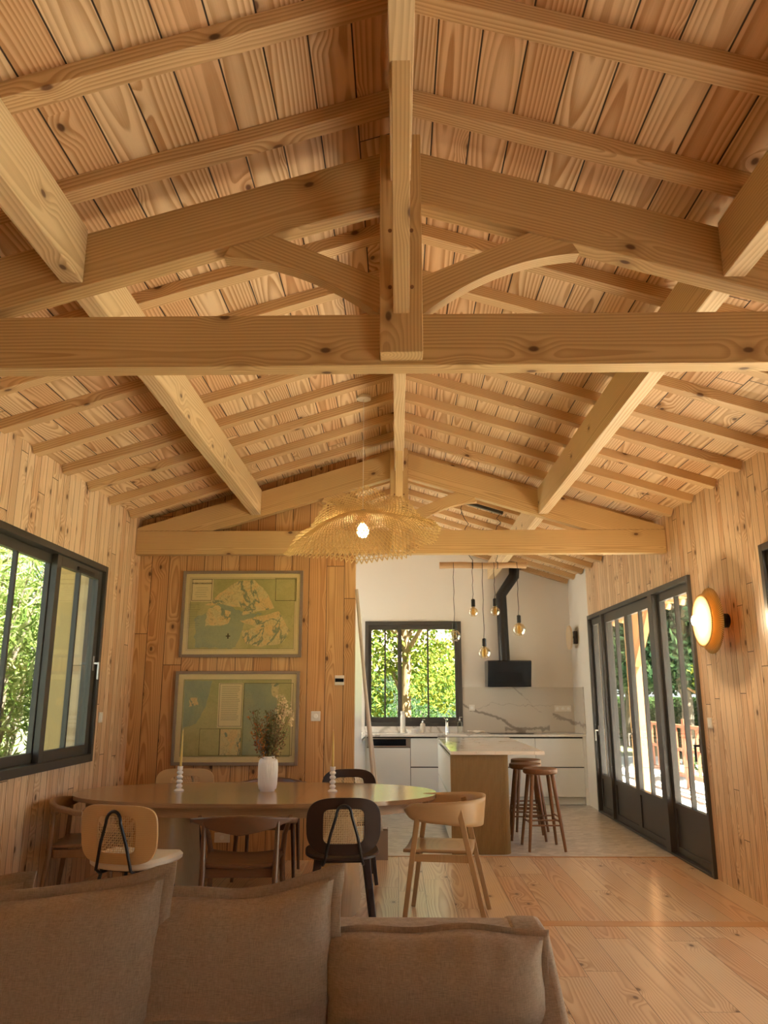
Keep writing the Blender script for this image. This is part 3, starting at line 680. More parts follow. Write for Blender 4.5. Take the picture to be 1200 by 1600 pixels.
MB().lathe([(0.17, 0.095), (0.17, 0.12), (0, 0.122), (0, 0.095)], 40, M=Matrix.Rotation(pi / 2, 4, 'X')).build('disc_shade', plain('pale_shade', (0.62, 0.50, 0.34), 0.6), r, smooth=True)
MB().box((-0.015, -0.10, -0.015), (0.015, -0.045, 0.015)).build('arm', m_dark, r)

# ------------------------------------------------------------------ dining table
TC = (-1.045, 5.98)
t = empty('dining_table', (TC[0], TC[1], 0), 0, 'long oval oak dining table on two broad pedestals', 'table')
A, B = 1.325, 0.655
def oval(a, b, n=96, p=2.35):
    out = []
    for k in range(n):
        th = 2 * pi * k / n; c, s_ = cos(th), sin(th)
        out.append((a * abs(c) ** (2 / p) * (1 if c >= 0 else -1), b * abs(s_) ** (2 / p) * (1 if s_ >= 0 else -1)))
    return out
def half(x0, x1): return [(min(max(x, x0), x1), y) for x, y in oval(A, B)]
def clip_poly(x0, x1):
    pts = [p for p in oval(A, B, 400) if x0 < p[0] < x1]
    for xx in (x0, x1):
        if abs(xx) < A:
            yy = B * (1 - (abs(xx) / A) ** 2.35) ** (1 / 2.35); pts += [(xx, yy), (xx, -yy)]
    pos = sorted([p for p in pts if p[1] >= 0]); neg = sorted([p for p in pts if p[1] < 0], reverse=True)
    return pos + neg
cuts = [-A - .01, -0.30, 0.36, A + .01]
for k in range(3):
    MB().prism(clip_poly(cuts[k] + 0.0004, cuts[k + 1] - 0.0004), 0.722, 0.75, 'XY').build('table_top', m_table, t)
MB().prism(oval(A - 0.10, B - 0.04), 0.655, 0.721, 'XY').build('apron', m_oakapron, t)
for s in (-1, 1):
    def ped(u, v, s=s):
        z = 0.655 * v; w_ = 0.17 - 0.045 * v; d_ = 0.40 - 0.06 * v; a = 2 * pi * u; c, q = cos(a), sin(a); p = 0.55
        return (s * 0.60 + w_ * abs(c) ** p * (1 if c >= 0 else -1), d_ * abs(q) ** p * (1 if q >= 0 else -1), z)
    MB().grid(64, 12, ped, True).build('pedestal', m_tableleg, t, smooth=True)

def candlestick(x, y, label, lean):
    r = empty('candlestick', (x, y, 0.7505), 0, label, 'candlestick', 'white bubble candlesticks')
    prof = [(0.0, 0), (0.036, 0), (0.036, 0.006), (0.022, 0.016)]
    for k in range(4):
        z0 = 0.018 + k * 0.032
        for q in range(7): an = pi * q / 6; prof.append((0.012 + 0.012 * sin(an), z0 + 0.032 * q / 6))
    prof += [(0.019, 0.148), (0.021, 0.175), (0.012, 0.175), (0.012, 0.165), (0, 0.165)]
    MB().lathe(prof, 28).build('holder', m_ceramic, r, smooth=True)
    c = MB().lathe([(0.0095, 0.166), (0.009, 0.25), (0.006, 0.37), (0.0025, 0.43), (0, 0.432)], 14, M=Matrix.Rotation(R(lean), 4, 'Y')).build('taper_candle', m_gold, r, smooth=True)
    MB().tube([(0, 0, 0.43), (0.001, 0, 0.443)], 0.0009, 6, M=Matrix.Rotation(R(lean), 4, 'Y')).build('wick', m_fabric_w, c)
candlestick(-1.636, 6.03, 'white bubble candlestick with yellow taper at the left of the table', 0.6)
candlestick(-0.487, 6.01, 'white bubble candlestick with yellow taper at the right of the table', 0.0)

# vase and dried flowers
vx, vy = -0.975, 6.03
r = empty('vase', (vx, vy, 0.7505), 0, 'white ribbed ceramic vase in the middle of the table', 'vase')
MB().lathe([(0, 0), (0.052, 0), (0.054, 0.008), (0.064, 0.018), (0.069, 0.05), (0.072, 0.14), (0.071, 0.195), (0.066, 0.22), (0.052, 0.235), (0.047, 0.238), (0.047, 0.248), (0.041, 0.248), (0.041, 0.1), (0, 0.1)], 80, flute=0.035).build('vase_body', m_ceramic, r, smooth=True)
fl = empty('dried_bouquet', (vx, vy, 0.88), 0, 'bunch of dried brown and cream flowers standing in the ribbed vase', 'dried flowers')
rnd = random.Random(11)
ms = {k: plain('dried_' + k, c, 0.8) for k, c in dict(stem=(0.13, 0.10, 0.035), brown=(0.22, 0.13, 0.05), cream=(0.55, 0.42, 0.24), red=(0.28, 0.07, 0.03), green=(0.16, 0.15, 0.05), grey=(0.20, 0.21, 0.18), orange=(0.45, 0.17, 0.04)).items()}
stems = MB(); heads = {k: MB() for k in ('brown', 'cream', 'red', 'green', 'grey', 'orange')}
for i in range(60):
    a = rnd.uniform(0, 2 * pi); sp = rnd.uniform(0.0, 0.17); L = rnd.uniform(0.24, 0.46)
    if i < 12: a = rnd.uniform(-0.7, 0.5); sp = rnd.uniform(0.06, 0.17); L = rnd.uniform(0.42, 0.56)
    top = Vector((cos(a) * sp, sin(a) * sp * 0.7, L)); base = Vector((rnd.uniform(-.025, .025), rnd.uniform(-.025, .025), 0))
    pts = [base, base.lerp(top, .35) * 1 + Vector((-top.x * .12, 0, .02)), base.lerp(top, .7), top]
    stems.tube(pts, [0.0018, 0.0016, 0.0013, 0.001], 5)
    kind = 'cream' if i < 12 else rnd.choice(['brown', 'green', 'brown', 'red' if a < 3 else 'orange', 'grey' if cos(a) < 0 else 'brown', 'green'])
    h = heads[kind]
    for q in range(38 if kind != 'cream' else 20):
        if kind == 'cream': c = top + Vector((rnd.gauss(0, .012), rnd.gauss(0, .012), rnd.uniform(-.10, .03)))
        else: c = base.lerp(top, rnd.uniform(.35, 1.0)) + Vector((rnd.gauss(0, .014), rnd.gauss(0, .014), rnd.gauss(0, .01)))
        d = Vector((rnd.gauss(0, 1), rnd.gauss(0, 1), rnd.gauss(.6, 1))).normalized(); e = d.orthogonal().normalized()
        s1 = rnd.uniform(.009, .021); h.add([c - e * s1 * .35, c + d * s1, c + e * s1 * .35, c - d * s1 * .6], [(0, 1, 2, 3)])
stems.build('stems', ms['stem'], fl)
for k, h in heads.items():
    if h.v: tag(h.build('%s_flower_heads' % k, ms[k], fl), kind='stuff')

# ------------------------------------------------------------------ chairs (seat opens towards local +Y, back at -Y)
def se_ring(w_, h_, n=64, p=3.2, low=0.0):
    out = []
    for k in range(n):
        th = 2 * pi * k / n; c, s_ = cos(th), sin(th)
        x = w_ * abs(c) ** (2 / p) * (1 if c >= 0 else -1); z = h_ * abs(s_) ** (2 / p) * (1 if s_ >= 0 else -1)
        x *= 1 - low * max(0, -z / h_) ** 2
        out.append((x, z))
    return out
def cane_chair(loc, rz, label, fm, seat_m, seat_cushion, metal_legs, group):
    r = empty('cane_back_chair', (loc[0], loc[1], 0), rz, label, 'chair', group)
    W_, H_, zc = (0.255, 0.165, 0.65) if metal_legs else (0.232, 0.17, 0.655); PP = 4.6 if metal_legs else 3.4
    def bend(x, z, off): return (x, -0.20 - 0.10 * (z - 0.5) + 0.55 * x * x + off, z)
    o = se_ring(W_, H_, p=PP, low=0.10); i_ = se_ring(0.128, 0.103, p=6)
    vs = []; n = len(o)
    for off in (-0.008, 0.008):
        vs += [bend(x, z + zc, off) for x, z in o] + [bend(x, z + zc - 0.0, off) for x, z in i_]
    fs = []
    for k in range(n):
        k2 = (k + 1) % n
        fs += [(k, k2, n + k2, n + k), (2 * n + k, 3 * n + k, 3 * n + k2, 2 * n + k2), (k, 2 * n + k, 2 * n + k2, k2), (n + k, n + k2, 3 * n + k2, 3 * n + k)]
    bk = MB().add(vs, fs).build('backrest', fm, r, bevel=0.003)
    cn = MB()
    for k in range(-9, 10):
        x = k * 0.0135; cn.tube([bend(x, zc - 0.105 + q * 0.0525, 0.0) for q in range(5)], 0.0017, 4)
    for k in range(-7, 8):
        z = zc + k * 0.0135; cn.tube([bend(-0.13 + q * 0.065, z, 0.002) for q in range(5)], 0.0017, 4)
    for k in range(-14, 15, 2):
        cn.tube([bend(max(-.13, min(.13, k * .0135 - .1)), zc - 0.10, -0.002), bend(max(-.13, min(.13, k * .0135 + .1)), zc + 0.10, -0.002)], 0.0014, 4)
    cn.build('cane_panel', m_cane, bk)
    # bent rod behind the back
    pts = []
    for k in range(13):
        an = pi * k / 12; pts.append((0.048 * cos(an), -0.222 + (-0.10 * 0.25) + 0.0, 0.72 + 0.062 * sin(an)))
    rod = [(0.13, 0.02, 0.425), (0.125, -0.16, 0.425), (0.115, -0.215, 0.455), (0.085, -0.235, 0.60)] + [(x * 1.0, y - 0.004, z) for x, y, z in pts] + [(-0.085, -0.235, 0.60), (-0.115, -0.215, 0.455), (-0.125, -0.16, 0.425), (-0.13, 0.02, 0.425)]
    MB().tube(rod, 0.0095, 10).build('bent_rod', m_black, r, smooth=True)
    # seat
    sp = se_ring(0.25 if seat_cushion else 0.235, 0.22, p=3.4)
    if seat_cushion:
        vs = []; fs = []; n = len(sp); levels = [(0.80, 0.497, 0), (0.94, 0.492, 0), (1.0, 0.475, 0), (0.99, 0.455, 0), (0.94, 0.445, 0)]
    else:
        n = len(sp); levels = [(0.80, 0.466, 0), (0.97, 0.470, 0), (1.0, 0.464, 0), (1.0, 0.452, 0), (0.96, 0.446, 0)]
    vs = []; fs = []
    for sc, z, _ in levels:
        for x, y in sp: vs.append((x * sc, y * sc + 0.03, z + 0.30 * x * x * sc + (0.02 if y > 0.12 else 0) * 0))
    for L in range(len(levels) - 1):
        for k in range(n): k2 = (k + 1) % n; fs.append((L * n + k, L * n + k2, (L + 1) * n + k2, (L + 1) * n + k))
    fs += [tuple(range(n)), tuple(range(5 * n - 1, 4 * n - 1, -1))]
    MB().add(vs, fs).build('seat', seat_m, r, smooth=True)
    for sx in (-1, 1):
        for sy in (-1, 1):
            tp = (sx * 0.15, 0.03 + sy * 0.13, 0.445); ft = (sx * 0.205, 0.03 + sy * 0.205, 0.0)
            if metal_legs: MB().tube([tp, ft], 0.011, 10).build('leg', m_black, r, smooth=True)
            else: MB().beam(tp, ft, 0.045, 0.030, 0.028, 0.022).build('leg', fm, r, bevel=0.004)
    MB().box((-0.15, -0.11, 0.425), (0.15, 0.17, 0.442)).build('seat_support', m_black if metal_legs else fm, r)
    return r

def elbow_chair(loc, rz, label, mr, ml, mseat, group):
    r = empty('elbow_chair', (loc[0], loc[1], 0), rz, label, 'chair', group)
    # curved crest and arms in one bent rail
    n = 41; vs = []; fs = []
    for i in range(n):
        q = -1 + 2 * i / (n - 1); an = -pi / 2 + q * R(98)
        x = 0.305 * cos(an); y = -0.02 + 0.235 * sin(an)
        back = max(0.0, 1 - abs(q) * 1.75); hh = 0.034 + 0.085 * back ** 0.7; zt = 0.735 + 0.010 * back - 0.045 * q * q
        nrm = Vector((cos(an), sin(an), 0)); tk = 0.020 - 0.006 * back + (0.012 if 0.55 < abs(q) < 0.95 else 0)
        for sx, zz in ((-1, zt), (1, zt - 0.002), (1, zt - hh), (-1, zt - hh)):
            p = Vector((x, y, zz)) + nrm * sx * tk - nrm * (0.02 * (zt - zz) / 0.1) ; vs.append(p)
    for i in range(n - 1):
        for k in range(4): k2 = (k + 1) % 4; fs.append((i * 4 + k, i * 4 + k2, (i + 1) * 4 + k2, (i + 1) * 4 + k))
    fs += [(3, 2, 1, 0), tuple((n - 1) * 4 + k for k in range(4))]
    MB().add(vs, fs).build('back_rail', mr, r, bevel=0.008, smooth=True, seg=3)
    def seat(u, v):
        x = -0.235 + 0.47 * u; y = -0.20 + 0.45 * v; x *= 0.92 + 0.08 * v
        return (x, y, 0.455 - 0.022 * (1 - (2 * u - 1) ** 2) * (0.6 + 0.4 * v) + 0.004)
    MB().grid(14, 12, seat).build('seat', mseat, r, smooth=True, solid=0.022)
    a = MB().box((-0.20, -0.185, 0.385), (0.20, -0.160, 0.438)).box((-0.20, 0.20, 0.385), (0.20, 0.225, 0.438)).box((-0.215, -0.17, 0.385), (-0.19, 0.21, 0.438)).box((0.19, -0.17, 0.385), (0.215, 0.21, 0.438))
    a.build('seat_frame', mr, r, bevel=0.003)
    for s in (-1, 1):
        MB().tube([(s * 0.225, -0.245, 0), (s * 0.215, -0.20, 0.40), (s * 0.222, -0.185, 0.70)], [0.012, 0.019, 0.013], 12).build('leg', ml, r, smooth=True)
        MB().tube([(s * 0.245, 0.235, 0), (s * 0.225, 0.20, 0.42), (s * 0.290, 0.02, 0.70)][:2] + [(s * 0.245, 0.13, 0.58), (s * 0.285, 0.02, 0.70)], [0.012, 0.019, 0.016, 0.013], 12).build('leg', ml, r, smooth=True)
    return r

def band_chair(loc, rz, label):
    r = empty('band_back_armchair', (loc[0], loc[1], 0), rz, label, 'chair')
    def band(u, v):
        an = -pi / 2 + (-1 + 2 * u) * R(124); k = 1 + 0.07 * v
        c, s_ = cos(an), sin(an); p = 0.80
        x = 0.275 * k * abs(c) ** p * (1 if c >= 0 else -1); y = (0.275 if s_ < 0 else 0.34) * k * abs(s_) ** p * (1 if s_ >= 0 else -1)
        q = abs(2 * u - 1); low = 0.600 + 0.055 * q * q; top = 0.778 - 0.035 * q * q
        if q > 0.9: low += 0.03 * ((q - 0.9) / 0.1) ** 2; top -= 0.03 * ((q - 0.9) / 0.1) ** 2
        return (x, y, low + (top - low) * v)
    MB().grid(56, 7, band).build('bent_backrest', m_oakX, r, smooth=True, solid=0.014)
    def seat(u, v):
        x = -0.225 + 0.45 * u; y = -0.21 + 0.45 * v
        return (x, y, 0.452 - 0.012 * (1 - (2 * u - 1) ** 2) + 0.0)
    MB().grid(12, 12, seat).build('seat', m_oakX, r, smooth=True, solid=0.018)
    for s in (-1, 1):
        MB().beam((s * 0.262, -0.295, 0), (s * 0.262, -0.13, 0.735), 0.030, 0.024, 0.036, 0.022, side=(0, 1, 0)).build('leg', m_oak, r, bevel=0.003)
        MB().beam((s * 0.262, 0.235, 0), (s * 0.262, 0.13, 0.735), 0.030, 0.024, 0.036, 0.022, side=(0, 1, 0)).build('leg', m_oak, r, bevel=0.003)
        MB().beam((s * 0.255, -0.205, 0.418), (s * 0.255, 0.165, 0.418), 0.022, 0.045).build('side_rail', m_oak, r, bevel=0.003)
    MB().box((-0.25, -0.19, 0.40), (0.25, -0.165, 0.438)).build('cross_rail', m_oak, r)
    MB().box((-0.25, 0.135, 0.40), (0.25, 0.16, 0.438)).build('cross_rail', m_oak, r)
    return r
m_oakback = wood('oak_chair_back', (0.60, 0.41, 0.20), (0.47, 0.30, 0.13), 'X', 'Z', ring=90, knots=0, rings=0.5, rough=0.4)
cane_chair((-1.605, 5.0), R(-14), 'light oak chair with cane back, black rod and cream seat, near side left', m_oakback, m_fabric_w, True, True, 'light oak cane back chairs')
elbow_chair((-0.965, 5.13), R(4), 'dark walnut elbow chair in the middle of the near side, behind the sofa cushions', m_walnut, m_walnutZ, m_walnut, 'walnut elbow chairs')
cane_chair((-0.36, 5.28), R(6), 'dark brown chair with cane back and black rod, near side right', m_dark, m_dark, False, False, 'dark cane back chairs')
band_chair((0.30, 5.61), R(82), 'light oak armchair with curved band back at the right end of the table')
elbow_chair((-2.17, 5.72), R(-82), 'brown oak elbow chair at the left end of the table by the window', m_grey_oak, m_grey_oak, m_grey_oak, 'brown elbow chairs')
cane_chair((-1.86, 6.84), R(180), 'light oak cane back chair on the far side of the table under the maps', m_oakback, m_fabric_w, True, True, 'light oak cane back chairs')
elbow_chair((-1.08, 6.82), R(180), 'dark walnut elbow chair on the far side of the table behind the vase', m_walnut, m_walnutZ, m_walnut, 'walnut elbow chairs')
cane_chair((-0.40, 6.72), R(186), 'dark brown cane back chair on the far side at the table right, near the doorway', m_dark, m_dark, False, False, 'dark cane back chairs')

# ------------------------------------------------------------------ sofa and cushions
sf = empty('sofa', (-1.0, 2.2, 0), 0, 'long taupe linen sofa with loose cover, facing the camera', 'sofa')
def ox(x): return x + 1.0
def oy(y): return y - 2.2
MB().box((ox(-2.45), oy(2.62), 0.03), (ox(0.455), oy(2.80), 0.735)).build('sofa_back', m_linen, sf, bevel=0.03, seg=4, smooth=True)
MB().box((ox(-2.45), oy(1.75), 0.05), (ox(0.33), oy(2.61), 0.22)).build('sofa_base', m_linen, sf, bevel=0.03, seg=3)
for k in range(3):
    MB().box((ox(-2.42 + k * .92), oy(1.72), 0.225), (ox(-1.51 + k * .92), oy(2.60), 0.36)).build('seat_cushion', m_linen, sf, bevel=0.05, seg=4, smooth=True)
MB().prism([(oy(2.81), 0.03), (oy(2.81), 0.738), (oy(2.62), 0.738), (oy(2.50), 0.66), (oy(2.36), 0.575), (oy(1.75), 0.555), (oy(1.68), 0.5), (oy(1.68), 0.03)], ox(0.34), ox(0.468), 'YZ').build('sofa_arm', m_linen, sf, bevel=0.025, seg=4, smooth=True)
def cushion(name, cx, cy, zb_, w_, h_, th, tilt, roll, label, sag=0.03, seed=1, flange=0.028, pull=(0, 0), crease=False):
    rr = random.Random(seed); ph = [rr.uniform(0, 6) for _ in range(8)]
    r = empty(name, (cx, cy, zb_), 0, label, 'cushion', 'taupe sofa cushions')
    M = Matrix.Rotation(R(tilt), 4, 'X') @ Matrix.Rotation(R(roll), 4, 'Y')
    n = 41
    def outline(a, b):
        x = a * w_ / 2 * (1 - 0.035 * (1 - b * b)); z = h_ / 2 + b * h_ / 2 * (1 - sag / h_ * 2 * (1 - a * a))
        if b > 0: z += b * (pull[0] * max(0, -a) ** 4 + pull[1] * max(0, a) ** 4)
        x += 0.006 * sin(b * 5 + ph[0]); z += 0.005 * sin(a * 6 + ph[1])
        return x, z
    def side(sg):
        def f(u, v):
            a = 2 * u - 1; b = 2 * v - 1; x, z = outline(a, b)
            t_ = ((1 - abs(a) ** 3.2) * (1 - abs(b) ** 3.2)) ** 0.5 * th / 2
            e = max(abs(a), abs(b)); t_ += 0.004 * sin(20 * (a if abs(b) > abs(a) else b) + ph[2]) * (e ** 4) * (1 - e) * 12
            if crease: t_ += 0.013 * math.exp(-((b + 0.22 - 0.12 * a * a * (1 if a > 0 else 0)) / 0.03) ** 2) * (1 if sg < 0 else 0) * (1 - e ** 6)
            return (x, sg * (t_ + 0.001), z)
        return f
    m = MB(); m.grid(n, n, side(-1), M=M); m.grid(n, n, side(1), M=M); m.build('cushion_body', m_linen, r, smooth=True)
    # flat stitched border around the edge
    ring_pts = []; N = 30
    for k in range(N): ring_pts.append((-1 + 2 * k / N, 1))
    for k in range(N): ring_pts.append((1, 1 - 2 * k / N))
    for k in range(N): ring_pts.append((1 - 2 * k / N, -1))
    for k in range(N): ring_pts.append((-1, -1 + 2 * k / N))
    vs = []; fs = []; NN = len(ring_pts)
    for j, off in enumerate((-0.012, 0.0, flange)):
        for i, (a, b) in enumerate(ring_pts):
            x, z = outline(a, b); s1 = 1 + off / (w_ / 2) * (1 if abs(a) > 0.99 else 0); s2 = off * b if abs(b) > 0.99 else 0
            vs.append((x * s1, 0.004 * j * sin(i * 0.55 + ph[3]) * (1 if j == 2 else 0), z + s2))
    for j in range(2):
        for i in range(NN): i2 = (i + 1) % NN; fs.append((j * NN + i, j * NN + i2, (j + 1) * NN + i2, (j + 1) * NN + i))
    MB().add(vs, fs, M).build('stitched_border', m_linen, r, smooth=True, solid=0.007)
cushion('back_cushion', -1.085, 2.31, 0.362, 0.86, 0.552, 0.26, -9, -1.5, 'large taupe back cushion at the left edge of the picture', 0.03, 1, pull=(0.01, 0.035))
cushion('back_cushion', -0.51, 2.40, 0.362, 0.68, 0.535, 0.24, -9, -2, 'large taupe back cushion in the middle, with a crease across it', 0.03, 3, pull=(-0.01, 0.025), crease=True)
cushion('back_cushion', 0.10, 2.40, 0.362, 0.66, 0.408, 0.28, -13, -0.5, 'lower taupe back cushion at the right end of the sofa', -0.012, 8, flange=0.016)
cushion('back_cushion', -1.50, 2.47, 0.362, 0.7, 0.53, 0.16, -7, 0, 'taupe cushion corner peeping out behind the leftmost sofa cushion', 0.03, 9)

# ------------------------------------------------------------------ kitchen
r = empty('kitchen_worktop', (0, 0, 0), 0, 'white marble worktop running along the kitchen end wall', 'worktop')
MB().box((-2.52, 10.96, 0.885), (2.570, 11.595, 0.915)).build('slab', m_marble, r, bevel=0.002)
MB().box((-2.52, 11.575, 0.916), (0.944, 11.595, 0.998)).build('upstand', m_marble, r)
o = MB().box((0.948, 11.585, 0.917), (2.572, 11.5995, 1.55)).box((2.560, 10.96, 0.917), (2.5745, 11.584, 1.55)).build('backsplash', m_splash)
tag(o, 'marble backsplash with bold grey-brown veins below the cooker hood', 'backsplash')
def drawer_unit(x0, x1, label, split=0.49):
    c = empty('drawer_unit', ((x0 + x1) / 2, 11.0, 0), 0, label, 'kitchen cabinet', 'white kitchen base cabinets'); w_ = (x1 - x0) / 2
    MB().box((-w_, 0.02, 0.10), (w_, 0.58, 0.88)).build('body', m_gap, c)
    MB().box((-w_ + 0.002, 0, 0.105), (w_ - 0.002, 0.019, split - 0.014)).build('drawer_front', m_whitecab, c, bevel=0.001)
    MB().box((-w_ + 0.002, 0, split), (w_ - 0.002, 0.019, 0.862)).build('drawer_front', m_whitecab, c, bevel=0.001)
    MB().box((-w_ + 0.002, 0.012, split - 0.014), (w_ - 0.002, 0.019, split)).build('grip_rail', m_gap, c)
    MB().box((-w_, 0.06, 0), (w_, 0.08, 0.10)).build('plinth', m_whitecab, c)
drawer_unit(0.172, 1.238, 'wide white two drawer kitchen unit under the window, behind the island')
drawer_unit(1.24, 1.878, 'white two drawer kitchen unit under the hob')
drawer_unit(1.88, 2.532, 'white two drawer kitchen unit at the right end by the glass doors')
MB_o = MB().box((2.533, 11.0, 0), (2.574, 11.58, 0.884)).build('end_panel', m_whitecab); tag(MB_o, 'narrow white filler panel between the right drawer unit and the wall', 'panel')
d = empty('dishwasher', (-0.13, 11.0, 0), 0, 'built-in dishwasher with a black control strip and white door', 'dishwasher')
MB().box((-0.298, 0.02, 0.1), (0.298, 0.58, 0.875)).build('body', m_gap, d)
MB().box((-0.298, 0, 0.105), (0.298, 0.019, 0.735)).build('door', m_whitecab, d, bevel=0.001)
p_ = MB().box((-0.298, -0.004, 0.745), (0.298, 0.019, 0.865)).build('control_panel', m_steel, d, bevel=0.002)
MB().box((-0.235, -0.008, 0.765), (0.24, -0.004, 0.852)).build('display', m_screen, p_)
MB().box((-0.298, 0.06, 0), (0.298, 0.08, 0.1)).build('plinth', m_whitecab, d)
# hob, tap and things on the worktop
h = MB().box((1.28, 11.08, 0.9155), (1.88, 11.50, 0.922)).build('induction_hob', m_screen, bevel=0.002); tag(h, 'flat black glass hob on the worktop below the hood', 'hob')
r = empty('mixer_tap', (0.70, 11.40, 0.9155), 0, 'chrome kitchen mixer tap standing below the window', 'tap')
MB().lathe([(0.028, 0), (0.024, 0.02), (0.022, 0.15), (0.024, 0.16), (0, 0.17)], 20).build('tap_body', m_chrome, r, smooth=True)
MB().tube([(0, 0, 0.14), (0, -0.06, 0.19), (0, -0.16, 0.17)], [0.014, 0.013, 0.012], 12).build('spout', m_chrome, r, smooth=True)
MB().tube([(0, 0, 0.165), (-0.05, -0.02, 0.22)], 0.006, 8).build('lever', m_chrome, r, smooth=True)
def bottle(name, x, y, rad, hh, mat, label, cat, pump=False, neck=0.35):
    r = empty(name, (x, y, 0.9155), 0, label, cat)
    MB().lathe([(0, 0), (rad, 0), (rad, hh * 0.72), (rad * 0.8, hh * 0.8), (rad * neck, hh * 0.85), (rad * neck, hh * .9)], 24).build('bottle_body', mat, r, smooth=True)
    MB().lathe([(rad * (neck + .08), hh * 0.9), (rad * (neck + .08), hh), (0, hh)], 16).build('cap', m_chrome if pump else m_whiteplast, r, smooth=True)
    if pump: MB().tube([(0, 0, hh), (0, 0, hh * 1.15), (0.035, -0.01, hh * 1.15)], 0.005, 8).build('pump', m_chrome, r, smooth=True)
bottle('soap_dispenser', 0.355, 11.42, 0.037, 0.16, m_fabric_w, 'cream soap dispenser with metal pump on the worktop', 'dispenser', True)
bottle('spray_bottle', 0.07, 11.42, 0.036, 0.30, m_whiteplast, 'tall white bottle on the worktop in front of the window', 'bottle', neck=.8)
bottle('clear_bottle', 0.885, 11.42, 0.036, 0.19, m_clear, 'clear glass bottle on the worktop at the window corner', 'bottle', True)
r = MB().lathe([(0, 0), (0.06, 0), (0.085, 0.05), (0.08, 0.05), (0.055, 0.008), (0, 0.008)], 28).build('white_bowl', m_ceramic, loc=(0.20, 11.33, 0.9155), smooth=True); tag(r, 'small white bowl on the worktop beside the tall bottle', 'bowl')
cl = MB()
def cloth(u, v): return (0.24 * u, 0.12 * v, 0.012 + 0.012 * (1 + sin(9 * u + 4 * v)) * 0.8 + 0.008 * sin(17 * v))
o = cl.grid(20, 14, cloth).build('dish_cloth', m_fabric_w, loc=(0.98, 11.2, 0.9155), smooth=True, solid=0.004); tag(o, 'crumpled dark and white cloth on the worktop left of the hob', 'cloth')
# hood and duct
r = empty('cooker_hood', (1.595, YB, 1.555), 0, 'black angled cooker hood with a bent black flue pipe', 'cooker hood')
MB().prism([(-0.33, 0.0), (-0.44, 0.355), (-0.40, 0.37), (-0.01, 0.37), (-0.01, 0.0)], -0.31, 0.31, 'YZ').build('hood_body', m_hood, r, bevel=0.003)
def on_slant(x0, x1, q0, q1, off):
    A_ = Vector((0, -0.33, 0)); B_ = Vector((0, -0.44, 0.355)); n_ = Vector((0, -0.955, -0.296)); return [tuple(A_.lerp(B_, q) + n_ * off + Vector((x, 0, 0))) for x, q in ((x0, q0), (x1, q0), (x1, q1), (x0, q1))]
MB().add(on_slant(-0.2, 0.18, 0.2, 0.55, 0.003) + on_slant(-0.2, 0.18, 0.2, 0.55, -0.002), [(0, 1, 2, 3), (4, 5, 6, 7), (0, 1, 5, 4), (1, 2, 6, 5), (2, 3, 7, 6), (3, 0, 4, 7)]).build('filter_panel', m_screen, r, bevel=0.001)
MB().tube([(-0.035, -0.16, 0.36), (-0.055, -0.16, 1.33), (0.15, -0.16, 1.62), (0.16, -0.16, 1.80)], 0.08, 28).build('flue_pipe', m_black, r, smooth=True)
# tall cabinets and low unit on the left of the kitchen
c = empty('tall_cabinet', (-0.74, 8.45, 0), 0, 'tall white kitchen cabinet just behind the plank partition', 'kitchen cabinet')
MB().box((-0.3, -0.87, 0.0), (0.295, 0.87, 2.36)).build('body', m_whitecab, c, bevel=0.001)
for k in range(3): MB().box((0.297, -0.865 + 0.58 * k, 0.1), (0.315, -0.29 + 0.58 * k - 0.005, 2.355)).build('door', m_whitecab, c, bevel=0.001)
c = empty('side_base_cabinet', (-0.76, 10.15, 0), 0, 'low white kitchen cabinet with worktop past the tall cabinet', 'kitchen cabinet')
MB().box((-0.3, -0.80, 0.0), (0.29, 0.80, 0.88)).build('body', m_whitecab, c, bevel=0.001)
for k in range(3): MB().box((0.291, -0.80 + 0.533 * k, 0.1), (0.31, -0.27 + 0.533 * k - 0.005, 0.86)).build('door', m_whitecab, c, bevel=0.001)
MB().box((-0.3, -0.80, 0.885), (0.315, 0.80, 0.915)).build('worktop', m_marble, c)

# island
r = empty('kitchen_island', (0.80, 8.9, 0), 0, 'kitchen island with marble top and ochre fluted end', 'kitchen island')
x0, x1, y0, y1 = 0.50 - .8, 1.06 - .8, 7.70 - 8.9, 10.08 - 8.9
MB().box((x0 + 0.03, y0 + 0.04, 0.08), (x1 - 0.03, y1, 0.888)).build('carcass', m_gap, r)
fl_ = MB(); pts = []
rad = 0.09
for k in range(0, 37): pts.append((x0 + (x1 - rad - x0) * k / 36, y0, 0, -1))
for k in range(1, 10): a = -pi / 2 + (pi / 2) * k / 10; pts.append((x1 - rad + rad * cos(a), y0 + rad + rad * sin(a), cos(a), sin(a)))
for k in range(0, 160): pts.append((x1, y0 + rad + (y1 - y0 - rad) * k / 159, 1, 0))
prof = []
for i in range(len(pts) - 1):
    for q in (0, 0.25, 0.5, 0.75):
        p, n_ = pts[i], pts[i + 1]; x = p[0] + (n_[0] - p[0]) * q; y = p[1] + (n_[1] - p[1]) * q; nx = p[2]; ny = p[3]
        o_ = 0.007 * (abs(sin(pi * q)) - 1); prof.append((x + nx * o_, y + ny * o_))
inner = [(x1 - 0.03, y1), (x1 - 0.03, y0 + 0.12), (x1 - 0.12, y0 + 0.03), (x0, y0 + 0.03)]
n = len(prof)
vs = [(x, y, z) for z in (0.0, 0.888) for x, y in prof]
fl_.add(vs, [(i, i + 1, n + i + 1, n + i) for i in range(n - 1)])
fl_.prism(inner + [(x0, y0 + 0.004), (x1 - 0.095, y0 + 0.004), (x1 - .028, y0 + 0.034), (x1 - 0.005, y0 + 0.095), (x1 - 0.005, y1)], 0.0, 0.888, 'XY')
fl_.build('fluted_panel', m_flute, r, smooth=False)
